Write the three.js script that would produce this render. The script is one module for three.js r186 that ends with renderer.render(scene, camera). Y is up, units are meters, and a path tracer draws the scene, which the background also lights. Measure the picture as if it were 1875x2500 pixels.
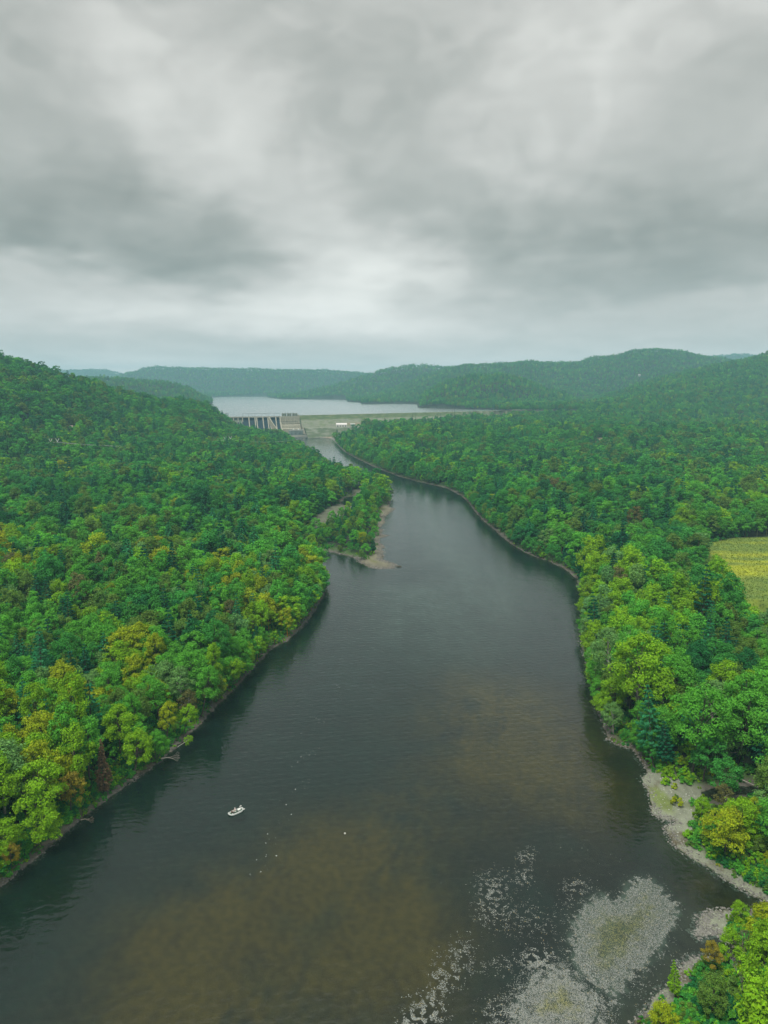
import * as THREE from 'three';
import { mergeGeometries } from 'three/addons/utils/BufferGeometryUtils.js';
import { SimplexNoise } from 'three/addons/math/SimplexNoise.js';
import { MarchingCubes } from 'three/addons/objects/MarchingCubes.js';

// ------------------------------------------------------------------ camera, sky, sun, haze, exposure
const EYE = 122, FPX = 1733, CX = 937.5, CY = 1250, PITCH = Math.atan(305 / FPX);
const scene = new THREE.Scene();
const camera = new THREE.PerspectiveCamera(2 * Math.atan(1250 / FPX) * 180 / Math.PI, 0.75, 1, 40000);
camera.position.set(0, EYE, 0);
camera.rotation.set(-PITCH, 0, 0);
const renderer = new THREE.WebGLRenderer({ antialias: true });
renderer.toneMapping = THREE.LinearToneMapping;
renderer.toneMappingExposure = 2.0;
renderer.shadowMap.enabled = true;

function mulberry(a) { return () => { a |= 0; a = (a + 0x6d2b79f5) | 0; let t = Math.imul(a ^ (a >>> 15), 1 | a); t = (t + Math.imul(t ^ (t >>> 7), 61 | t)) ^ t; return ((t ^ (t >>> 14)) >>> 0) / 4294967296; }; }
const noiseOf = (seed) => { const r = mulberry(seed); return new SimplexNoise({ random: r }); };
const N1 = noiseOf(11), N2 = noiseOf(23), N3 = noiseOf(37);
const fbm = (n, x, y, o = 4, g = 0.5) => { let s = 0, a = 1, f = 1, w = 0; for (let i = 0; i < o; i++) { s += a * n.noise(x * f + i * 17.3, y * f - i * 9.1); w += a; a *= g; f *= 2.03; } return s / w; };
const clamp = (x, a = 0, b = 1) => Math.min(b, Math.max(a, x));
const ss = (a, b, x) => { const t = clamp((x - a) / (b - a)); return t * t * (3 - 2 * t); };
const mix = (a, b, t) => a + (b - a) * t;
const mix3 = (a, b, t) => [mix(a[0], b[0], t), mix(a[1], b[1], t), mix(a[2], b[2], t)];

// overcast sky: layers of cloud on a plane high above, with the openings and dark bands that hang over this valley
const lin = (c) => (c <= 0.04045 ? c / 12.92 : ((c + 0.055) / 1.055) ** 2.4);
{
  const W = 2048, H = 1024, data = new Float32Array(W * H * 4);
  // [azimuth deg, elevation deg, half width, half height, tilt deg, strength in sRGB steps of brightness]
  const blobs = [
    [-4, 7.2, 5.5, 1.9, 0, 0.16], [-1, 9.6, 6, 2.0, -18, 0.1], [-6, 5.0, 10, 1.2, 0, 0.06], [2, 4.2, 6, 0.8, 0, 0.05],
    [-14, 21, 6, 4, 30, 0.06], [-10, 16.5, 7, 2.6, -35, 0.06], [15, 23, 5, 4.5, 60, 0.07], [11, 17, 4, 4, 60, 0.05], [24, 25, 6, 3, 0, 0.04],
    [-23, 10.6, 10, 2.4, -6, -0.1], [-14, 8.4, 7, 1.2, -12, -0.08], [-26, 21, 8, 5, 0, -0.04], [-15, 12.3, 9, 1.6, -18, -0.06],
    [14, 12.0, 8, 2.1, -10, -0.085], [24, 9.6, 9, 1.9, 8, -0.085], [8, 10.4, 5, 1.2, -20, -0.05], [20, 7.4, 8, 0.8, 3, -0.04], [-3, 21.5, 6, 2, 0, -0.03],
    [-26, 8.0, 9, 0.9, -6, 0.07], [-16, 5.9, 8, 1.0, 0, 0.05], [-24, 5.2, 7, 0.8, 0, 0.035], [24, 6.1, 8, 0.6, 4, 0.05], [12, 5.4, 7, 0.7, 0, -0.035],
    [0, 2.7, 40, 0.9, 0, -0.045], [-12, 3.5, 9, 0.6, 0, -0.02], [16, 2.0, 20, 0.7, 0, 0.03], [-20, 1.3, 8, 0.6, 0, 0.035], [2, 1.6, 10, 0.5, 0, 0.03], [0, 4.1, 8, 0.5, 0, -0.02], [1.5, 7.0, 1.8, .7, 0, -0.07],
  ];
  for (let r = 0; r < H; r++) {
    const up = ((r + 0.5) / H - 0.5) * Math.PI, el = up * 180 / Math.PI;
    for (let c = 0; c < W; c++) {
      const ro = ((c + 0.5) / W - 0.5) * 2 * Math.PI, o = (r * W + c) * 4;
      if (el <= 0) { data[o] = 0.06; data[o + 1] = 0.09; data[o + 2] = 0.08; data[o + 3] = 1; continue; }
      const x = Math.cos(ro) * Math.cos(up), z = Math.sin(ro) * Math.cos(up), y = Math.sin(up);
      const k = 1 / (y + 0.06), px = x * k, pz = z * k;
      const wx = fbm(N2, px * 0.6, pz * 0.6, 3) * 0.5, wz = fbm(N3, px * 0.6 + 5, pz * 0.6, 3) * 0.5;
      let az = Math.atan2(x, -z) * 180 / Math.PI;
      let s = 0.745 + 0.026 * fbm(N1, px * 0.55 + wx, pz * 0.75 + wz, 4, 0.5) + 0.012 * fbm(N2, px * 1.9 + wx * 2, pz * 2.4 + wz * 2, 4, 0.55) + 0.03 * fbm(N3, x * 3.1 + wx * 0.6, z * 3.1 + el * 0.11 + wz * 0.6, 5, 0.55);
      { // lumps of cloud with softly torn edges
        const q = 0.3 + 0.7 * ss(0, 14, el), lx = az * 0.07, ly = el * (0.26 - 0.12 * ss(0, 22, el)), w1 = fbm(N1, lx * 1.1 + 3, ly * 1.1, 3, 0.42), w2 = fbm(N2, lx * 1.1, ly * 1.1 + 8, 3, 0.42), b = fbm(N3, lx * 0.8 + w1 * 0.55, ly * 0.8 + w2 * 0.55, 5, 0.4);
        const fine = fbm(N1, lx * 4.5 + w2 * 1.2, ly * 4.5 + w1 * 1.2, 4, 0.5);
        s += q * (0.042 * b + 0.014 * (ss(-0.2, 0.22, b + 0.3 * w2 + 0.12 * fine) - 0.5) + 0.012 * w1 + 0.009 * fine);
      }
      const j = 1.6 * fbm(N3, az * 0.11, el * 0.32, 4), j2 = 0.55 * fbm(N1, az * 0.16 + 9, el * 0.5, 4);
      for (const [a, e, w, h, t, g] of blobs) {
        const da = az + j * 1.6 - a, de = el + j2 * Math.min(1.6, 0.25 + el * 0.12) * 1.3 - e;
        if (Math.abs(da) > 3.2 * w + 6 * h || Math.abs(de) > 3.2 * h + w) continue;
        const ct = Math.cos(t * Math.PI / 180), st = Math.sin(t * Math.PI / 180);
        const u = (da * ct + de * st) / w, v = (-da * st + de * ct) / h;
        s += g * Math.exp(-0.5 * (u * u + v * v));
      }
      const rise = 1 + 2.9 * ss(38, 76, el);
      const l = lin(clamp(s, 0.4, 0.95)) / 1.93 * rise * (1 + 2.1 * Math.exp(-el / 2.2));
      const cool = clamp((0.78 - s) * 1.2, 0, 0.4);
      data[o] = l * (1.008 - cool * 0.18 + 0.24 * Math.exp(-el / 2.6)); data[o + 1] = l * (1.012 + cool * 0.06); data[o + 2] = l * (0.968 - cool * 0.03); data[o + 3] = 1;
    }
  }
  const sky = new THREE.DataTexture(data, W, H, THREE.RGBAFormat, THREE.FloatType);
  sky.mapping = THREE.EquirectangularReflectionMapping; sky.magFilter = THREE.LinearFilter; sky.needsUpdate = true;
  scene.background = sky; scene.environment = sky;
}
const sun = new THREE.DirectionalLight(0xfff9f0, 1.5);
sun.position.set(-500, 1500, 700); sun.castShadow = true; sun.shadow.radius = 26;
Object.assign(sun.shadow.camera, { left: -1200, right: 1200, top: 1200, bottom: -1200, near: 10, far: 4000 });
scene.add(sun);
scene.fog = new THREE.FogExp2(new THREE.Color().setRGB(0.45, 0.84, 0.98), 0.000122);

// ------------------------------------------------------------------ helpers
// the ground point that a line of sight meets at height y, and the point on it at a distance north of the eye
const ray = (px, py) => { const a = (px - CX) / FPX, b = -(py - CY) / FPX, c = Math.cos(PITCH), s = Math.sin(PITCH); return [a, b * c - s, -(c + b * s)]; };
const gp = (px, py, y = 0) => { const d = ray(px, py), t = (y - EYE) / d[1]; return [d[0] * t, d[2] * t]; };
const at = (px, py, D) => { const d = ray(px, py), t = -D / d[2]; return [d[0] * t, EYE + d[1] * t, -D]; };
const project = (x, y, z) => { const c = Math.cos(PITCH), s = Math.sin(PITCH), Y = y - EYE, dz = -z * c - Y * s, dy = Y * c - z * s * 1 * 1; return [CX + FPX * x / dz, CY - FPX * (Y * c + -z * s) / dz, dz]; };
const counts = {};
const numbered = (n) => { counts[n] = (counts[n] || 0) + 1; return counts[n] === 1 ? n : n + '_' + String(counts[n] - 1).padStart(3, '0'); };
function tag(o, label, category, group, kind) { if (label) o.userData.label = label; if (category) o.userData.category = category; if (group) o.userData.group = group; if (kind) o.userData.kind = kind; return o; }
function thing(name, label, category, pos = [0, 0, 0], turn = 0, group) { const g = new THREE.Group(); g.name = numbered(name); g.position.set(...pos); g.rotation.y = turn; scene.add(g); return tag(g, label, category, group); }
function part(name, geo, mat, parent) { const m = new THREE.Mesh(geo, mat); m.name = name; m.castShadow = m.receiveShadow = true; parent.add(m); return m; }
const rgb = (c) => new THREE.Color().setRGB(c[0], c[1], c[2]);
const matte = (c, rough = 0.9, more = {}) => new THREE.MeshStandardMaterial({ color: rgb(c), roughness: rough, ...more });
const box = (w, h, d, x = 0, y = 0, z = 0) => new THREE.BoxGeometry(w, h, d).translate(x, y, z);
function noiseTexture(size, f, rep, srgb = false) {
  const d = new Uint8Array(size * size * 4);
  for (let y = 0; y < size; y++) for (let x = 0; x < size; x++) { const c = f(x / size, y / size), o = (y * size + x) * 4; d[o] = c[0]; d[o + 1] = c[1]; d[o + 2] = c[2]; d[o + 3] = 255; }
  const t = new THREE.DataTexture(d, size, size); t.wrapS = t.wrapT = THREE.RepeatWrapping; t.magFilter = THREE.LinearFilter; t.repeat.set(rep, rep); if (srgb) t.colorSpace = THREE.SRGBColorSpace; t.needsUpdate = true; return t;
}
// noise that repeats over the unit square: simplex noise on a torus
const torus = (n, u, v, f) => { const a = u * Math.PI * 2, b = v * Math.PI * 2; return n.noise4d(Math.cos(a) * f, Math.sin(a) * f, Math.cos(b) * f, Math.sin(b) * f); };

// ------------------------------------------------------------------ shorelines
const P0 = (list) => list.map(([a, b]) => gp(a, b));
const leftShore = [[-95, -157], ...P0([[42, 2133], [110, 2079], [175, 2022], [245, 1965], [333, 1897], [392, 1861], [460, 1800], [515, 1741], [565, 1690], [615, 1640], [658, 1590], [705, 1563], [745, 1520], [778, 1480], [793, 1450], [800, 1425], [786, 1405], [775, 1375], [770, 1350], [756, 1337]])];
const spit = P0([[797, 1346], [834, 1354], [868, 1362], [879, 1372], [905, 1386], [935, 1388], [962, 1387], [966, 1380], [948, 1372], [930, 1366], [932, 1356], [937, 1346], [929, 1341], [940, 1338], [936, 1332], [924, 1324], [924, 1315], [946, 1307], [927, 1305], [936, 1293], [926, 1290], [941, 1275], [936, 1264], [945, 1256], [966, 1242], [948, 1237], [954, 1226], [958, 1211], [948, 1204], [932, 1196], [905, 1190], [884, 1186]]);
const leftUp = P0([[866, 1180], [843, 1173], [816, 1156], [788, 1136], [758, 1113], [735, 1095], [718, 1084], [706, 1075], [698, 1068]]);
const damFoot = P0([[706, 1067.5], [742, 1067.5], [775, 1068.5]]);
const rightShore = P0([[805, 1070], [818, 1079], [830, 1093], [845, 1106], [870, 1119], [905, 1136], [938, 1150], [975, 1163], [1017, 1175], [1055, 1183], [1091, 1192], [1130, 1212], [1148, 1234], [1164, 1255], [1185, 1275], [1209, 1294], [1254, 1334], [1285, 1350], [1311, 1362], [1340, 1370], [1373, 1385], [1407, 1413], [1420, 1450], [1420, 1500], [1420, 1560], [1430, 1620], [1440, 1648], [1454, 1677], [1454, 1715], [1461, 1743], [1477, 1781], [1486, 1806], [1505, 1819], [1540, 1827], [1560, 1852], [1580, 1875], [1571, 1897], [1584, 1943], [1595, 1985], [1623, 2002], [1647, 2005], [1628, 2020], [1642, 2051], [1665, 2079], [1707, 2107], [1754, 2133], [1801, 2163], [1830, 2184], [1875, 2205], [1905, 2222], [1880, 2233], [1830, 2228], [1787, 2228], [1746, 2227], [1723, 2233], [1706, 2243], [1706, 2256], [1698, 2273], [1708, 2289], [1726, 2281], [1741, 2276], [1753, 2281], [1775, 2298], [1800, 2325], [1785, 2345], [1755, 2342], [1729, 2336], [1703, 2336], [1680, 2349], [1661, 2370], [1645, 2395], [1610, 2424], [1580, 2462], [1548, 2500]]);
const river = [...leftShore, ...spit, ...leftUp, ...damFoot, ...rightShore, [40, -90], [36, -30], [40, 120], [-110, 120], [-105, -40], [-98, -120]];
const pond = P0([[832, 1228], [840, 1216], [860, 1211], [878, 1214], [868, 1226], [846, 1236]]);
const slough = P0([[1700, 1938], [1735, 1925], [1790, 1922], [1875, 1915], [1930, 1910], [1930, 1925], [1875, 1932], [1800, 1940], [1760, 1960], [1730, 1950]]);
const RES = 45.5, PR = (list) => list.map(([a, b]) => gp(a, b, RES));
const reservoir = [[-391, -1805], [-520, -1830], ...PR([[330, 1026], [430, 1008], [500, 991], [520, 986], [521, 983], [516, 977], [513, 971], [560, 968.6], [650, 968], [653, 971], [691, 975], [770, 975], [843, 975.6], [848, 981], [879, 983], [882, 987], [950, 986], [1019, 986.6], [1021, 995.5], [1100, 998], [1164, 1000], [1221, 1000.5]]), [372, -2262], [-205, -1895], [-220, -1857]];

function sdf(poly, x, z) { // distance to the outline, positive inside
  let best = 1e18, inside = false;
  for (let i = 0, n = poly.length, j = n - 1; i < n; j = i++) {
    const ax = poly[j][0], az = poly[j][1], bx = poly[i][0], bz = poly[i][1];
    const ex = bx - ax, ez = bz - az, wx = x - ax, wz = z - az;
    const t = clamp((wx * ex + wz * ez) / (ex * ex + ez * ez || 1));
    const dx = wx - ex * t, dz = wz - ez * t, d = dx * dx + dz * dz;
    if (d < best) best = d;
    if ((az > z) !== (bz > z) && x < ex * (z - az) / ez + ax) inside = !inside;
  }
  return (inside ? 1 : -1) * Math.sqrt(best);
}
const boundsOf = (p) => [Math.min(...p.map((q) => q[0])), Math.max(...p.map((q) => q[0])), Math.min(...p.map((q) => q[1])), Math.max(...p.map((q) => q[1]))];
const near = (poly, b = boundsOf(poly), m = 90) => (x, z) => { const dx = Math.max(b[0] - x, x - b[1], 0), dz = Math.max(b[2] - z, z - b[3], 0); return dx > m || dz > m ? -Math.hypot(dx, dz) : sdf(poly, x, z); };
const inlet = [[1822, 1500], [1846, 1503], [1840, 1525], [1824, 1560], [1812, 1556], [1824, 1524]].map(([a, b]) => gp(a, b, 0)), inlet2 = [[1845, 1552], [1890, 1540], [1910, 1590], [1862, 1592]].map(([a, b]) => gp(a, b, 0)), dInlet = near(inlet), dInlet2 = near(inlet2);
const dRiver = near(river), dPond = near(pond), dSlough = near(slough), dRes = near(reservoir, undefined, 400);
function water(x, z) { // signed distance to the river's edge, ruffled by small coves and stones
  const d = Math.max(dRiver(x, z), dPond(x, z), dSlough(x, z), dInlet(x, z), dInlet2(x, z));
  return Math.abs(d) < 30 ? d + 0.55 * N1.noise(x * 0.11, z * 0.11) + 0.3 * N2.noise(x * 0.37, z * 0.37) : d;
}
// open places
const meadow = [[1712, 1330], [1790, 1313], [1890, 1309], [2010, 1309], [2010, 1640], [1915, 1600], [1872, 1552], [1842, 1514], [1815, 1476], [1765, 1436], [1728, 1400], [1716, 1350]].map(([a, b]) => gp(a, b, 6));
const clearing = [[1452, 1086], [1492, 1080], [1493, 1088], [1455, 1091]].map(([a, b]) => gp(a, b, 14));
const channel = P0([[750, 1287], [800, 1252], [835, 1232], [866, 1204], [888, 1204], [884, 1228], [858, 1254], [812, 1284], [768, 1312]]);
const bar = P0([[1571, 1893], [1590, 1890], [1640, 1905], [1700, 1930], [1716, 1972], [1700, 1990], [1690, 2010], [1680, 2040], [1668, 2056], [1700, 2086], [1760, 2120], [1830, 2166], [1875, 2196], [1875, 2215], [1640, 2090], [1560, 2000]]);
const bar2 = P0([[1690, 2230], [1780, 2224], [1800, 2236], [1770, 2262], [1765, 2285], [1700, 2300], [1690, 2260]]);
const bar3 = P0([[1600, 2450], [1660, 2365], [1705, 2330], [1735, 2334], [1700, 2350], [1685, 2380], [1660, 2420], [1620, 2460]]);
const spitFlat = P0([[876, 1372], [898, 1368], [915, 1358], [922, 1332], [926, 1290], [929, 1252], [925, 1240], [960, 1234], [975, 1240], [945, 1300], [970, 1385], [905, 1392]]);
const dMeadow = near(meadow), dClearing = near(clearing), dChannel = near(channel), dBar = near(bar), dBar2 = near(bar2), dBar3 = near(bar3), dSpitFlat = near(spitFlat);
const heart = P0([[1005, 630], [1060, 645], [1100, 690], [1115, 730], [1165, 760], [1185, 800], [1150, 870], [1120, 930], [1080, 1000], [1040, 1060], [960, 1120], [900, 1200], [860, 1260], [830, 1200], [760, 1180], [700, 1130], [650, 1060], [640, 990], [650, 900], [670, 830], [720, 770], [790, 715], [850, 760], [900, 740], [930, 680], [960, 650]].map(([a, b]) => [1100 + a / 2.1406, 1850 + b / 2.1406]));
const lowerBed = P0([[330, 1420], [340, 1290], [390, 1210], [470, 1130], [560, 1100], [640, 1130], [700, 1200], [760, 1260], [780, 1330], [760, 1450]].map(([a, b]) => [1100 + a / 2.1406, 1850 + b / 2.1406]));
const dHeart = near(heart), dLower = near(lowerBed);

// ------------------------------------------------------------------ the lie of the land
// each hill: its skyline (sight line, distance), how far its foot reaches towards us and away from us
function hill(pts, Wf, Wb, trees = 13, D0) {
  const r = pts.map(([px, py, D = D0]) => ({ t: (px - CX) / FPX, D, H: EYE + (945 - py) / FPX * D * 1.0 - trees }));
  return (t, D, base) => {
    if (t < r[0].t || t > r[r.length - 1].t) return -1e3;
    let i = 1; while (r[i].t < t) i++;
    const a = r[i - 1], b = r[i], f = (t - a.t) / (b.t - a.t), Dr = mix(a.D, b.D, f), H = mix(a.H, b.H, f), s = D - Dr;
    const p = 1 - Math.abs(s) / (s < 0 ? Wf : Wb);
    return p <= 0 ? -1e3 : base + (H - base) * p * p * (3 - 2 * p);
  };
}
const hills = [
  hill([[-900, 800, 1150], [-500, 805, 1250], [-200, 838, 1360], [0, 872, 1450], [75, 893, 1480], [128, 908, 1500], [170, 922, 1530], [226, 930, 1560], [260, 942, 1580], [293, 954, 1600], [340, 966, 1620], [400, 974, 1640], [425, 976, 1650], [474, 979, 1680], [516, 991, 1700], [534, 1003, 1715], [553, 1018, 1710], [573, 1038, 1690], [602, 1044, 1660], [640, 1049, 1640], [669, 1064, 1610], [690, 1076, 1580], [722, 1096, 1500]], 680, 330),
  hill([[0, 950], [100, 938], [226, 925], [301, 927], [350, 928], [414, 936], [471, 949], [510, 972], [524, 990]], 600, 700, 11, 3400),
  hill([[-200, 925], [60, 915], [160, 908], [236, 905], [269, 906], [311, 915], [400, 940]], 1500, 1500, 10, 9500),
  hill([[270, 940], [311, 916], [335, 911], [383, 900], [477, 902], [600, 904], [678, 906], [791, 907], [859, 911], [927, 918], [1020, 945]], 1150, 1300, 10, 6900),
  hill([[680, 978], [760, 957], [836, 937], [927, 910], [983, 898], [1040, 896], [1096, 901], [1200, 925]], 800, 900, 10, 5000),
  hill([[845, 985], [900, 966], [961, 948], [1017, 926], [1085, 903], [1130, 894], [1221, 892], [1250, 889], [1286, 886], [1344, 889], [1401, 888], [1438, 878], [1491, 873], [1536, 861], [1578, 856], [1612, 858], [1657, 867], [1702, 873], [1760, 882], [1900, 900]], 1250, 1200, 11, 4400),
  hill([[1600, 890], [1700, 876], [1759, 871], [1793, 869], [1826, 873], [1950, 885]], 1500, 1500, 10, 8200),
  hill([[1000, 995], [1018, 980], [1040, 957], [1085, 932], [1153, 918], [1221, 915], [1300, 938], [1356, 958], [1430, 985]], 520, 600, 11, 3050),
  hill([[1400, 985, 3050], [1470, 965, 3100], [1514, 955, 3150], [1551, 938, 3200], [1608, 922, 3200], [1664, 908, 3200], [1721, 897, 3200], [1777, 888, 3200], [1826, 876, 3200], [1875, 864, 3200], [2000, 840, 3200], [2400, 800, 3000], [2900, 820, 2800]], 1350, 1000),
];
const CL = [-391, -1805], CR = [-220, -1857], CLEN = Math.hypot(CR[0] - CL[0], CR[1] - CL[1]), CDIR = [(CR[0] - CL[0]) / CLEN, (CR[1] - CL[1]) / CLEN];
const damUV = (x, z) => { const dx = x - CL[0], dz = z - CL[1]; return [dx * CDIR[0] + dz * CDIR[1], -dx * CDIR[1] + dz * CDIR[0]]; };
const E0 = [-216, -1886], E1 = [370, -2259], ELEN = Math.hypot(E1[0] - E0[0], E1[1] - E0[1]), EDIR = [(E1[0] - E0[0]) / ELEN, (E1[1] - E0[1]) / ELEN];
const earthUV = (x, z) => { const dx = x - E0[0], dz = z - E0[1]; return [dx * EDIR[0] + dz * EDIR[1], -dx * EDIR[1] + dz * EDIR[0]]; };
function land(x, z, d = water(x, z)) {
  const D = -z, l = -d;
  if (D > 0 && D < 1900 && d > 0) { // the river bed
    const sh = Math.max(dHeart(x, z), -40), lo = Math.max(dLower(x, z), -40);
    let depth = 0.16 * Math.min(d, 3) + 2.4 * ss(2, 26, d) + 0.35 * N1.noise(x * 0.03, z * 0.02);
    const side = ss(-20, 45, x) * ss(420, 180, D); depth = mix(depth, Math.min(depth, 0.16 * Math.min(d, 3) + 0.9 * ss(2, 20, d)), side);
    if (sh > -12) depth = mix(depth, 0.1, ss(-7, 0.5, sh));
    if (lo > -8) depth = mix(depth, 0.12 + 0.08 * N2.noise(x * 0.5, z * 0.5), ss(-8, 1, lo));
    return -Math.max(depth, 0);
  }
  const t = x / Math.max(D, 1), r = x > -0.02 * D - 30 + (D > 1100 ? -60 : 0) ? 1 : 0;
  let base = 3.2;
  if (D < 0) base = 4;
  else if (t > -0.13 || r) base = 4.2 + 17 * ss(1130, 1420, D) + 24 * ss(1750, 2350, D) - (D > 1500 ? 6 * ss(0, -140, x) * ss(1500, 1700, D) : 0);
  else base = 4 + 10 * ss(0, 500, l) + 28 * ss(2000, 2600, D);
  let y = base;
  if (D > 0) for (const h of hills) { const v = h(t, D, base); if (v > -900) { const k = 10, m = Math.max(y, v), q = clamp(1 - Math.abs(y - v) / (2 * k)); y = m + k * q * q * 0.25; } }
  // folds and gullies
  const far = ss(60, 300, l), roll = 0.5 + 0.5 * ss(300, 1500, D);
  y += far * roll * ((D > 650 ? 12 : 7) * fbm(N2, x * 0.0042, z * 0.0042, 3) + 2.5 * N3.noise(x * 0.016, z * 0.016)) * (D > 1700 && D < 2300 && x > -500 && x < 500 ? 0.3 : 1);
  // banks
  const flat = Math.max(dBar(x, z), dBar2(x, z), dBar3(x, z), dSpitFlat(x, z));
  let bank = 0.16 * Math.min(l, 4) + 0.36 * clamp(l - 3.2, 0, 7) + 0.05 * clamp(l - 9, 0, 400);
  if (flat > -6) bank = mix(bank, 0.07 * Math.min(l, 5) + 0.06 * clamp(l, 0, 30), ss(-6, 1, flat));
  y = l < 400 ? Math.min(y, bank + Math.max(0, y - 4) * ss(10, 160, l)) : y;
  if (D > 1650 && D < 2400) { // room for the dam
    const [u, v] = damUV(x, z);
    if (u > 2 && u < CLEN + 60 && v > -60) y = Math.min(y, Math.max(0.6, mix(6, y, ss(30, 90, v)) * ss(CLEN + 60, CLEN - 30, u) + 2 * ss(CLEN - 30, CLEN + 60, u)));
    const [u2, v2] = earthUV(x, z);
    if (u2 > -60 && u2 < ELEN + 200 && v2 > -20 && v2 < 165) { const dam = earthProfile(v2) - 2.5; y = Math.min(y, mix(y, Math.max(dam, 0.4), ss(0, 60, u2 + 60) * ss(165, 140, v2) * ss(ELEN + 200, ELEN, u2))); }
  }
  if (D > 1780) {
    const dr = dRes(x, z);
    if (dr > 0) y = Math.min(y, RES - 0.3 - 0.12 * dr);
    else if (D > 2150 || x < -500) { if (dr > -400) y = Math.max(y, RES + Math.min(0.5 - 0.12 * dr, 6)); }
  }
  if (dMeadow(x, z) > -10) y = mix(y, 6 + 0.5 * N1.noise(x * 0.02, z * 0.02), ss(-10, 2, dMeadow(x, z)) * ss(0, 10, l));
  return y;
}
function earthProfile(v) { return v < 0 ? 49 + v * 0.5 : v < 8 ? 49 : v < 76 ? 49 - (v - 8) * 27 / 68 : v < 108 ? 22 - (v - 76) * 0.02 : Math.max(-1, 21.4 - (v - 108) * 0.42); }

// ------------------------------------------------------------------ ground
const GRAVEL = [0.11, 0.105, 0.085], PALE = [0.225, 0.245, 0.175], FLOOR = [0.012, 0.024, 0.008], GRASS = [0.045, 0.1, 0.018], MUD = [0.075, 0.062, 0.034];
const GREENS = gp(1614, 1955); // grassy middle of the gravel point
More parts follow.
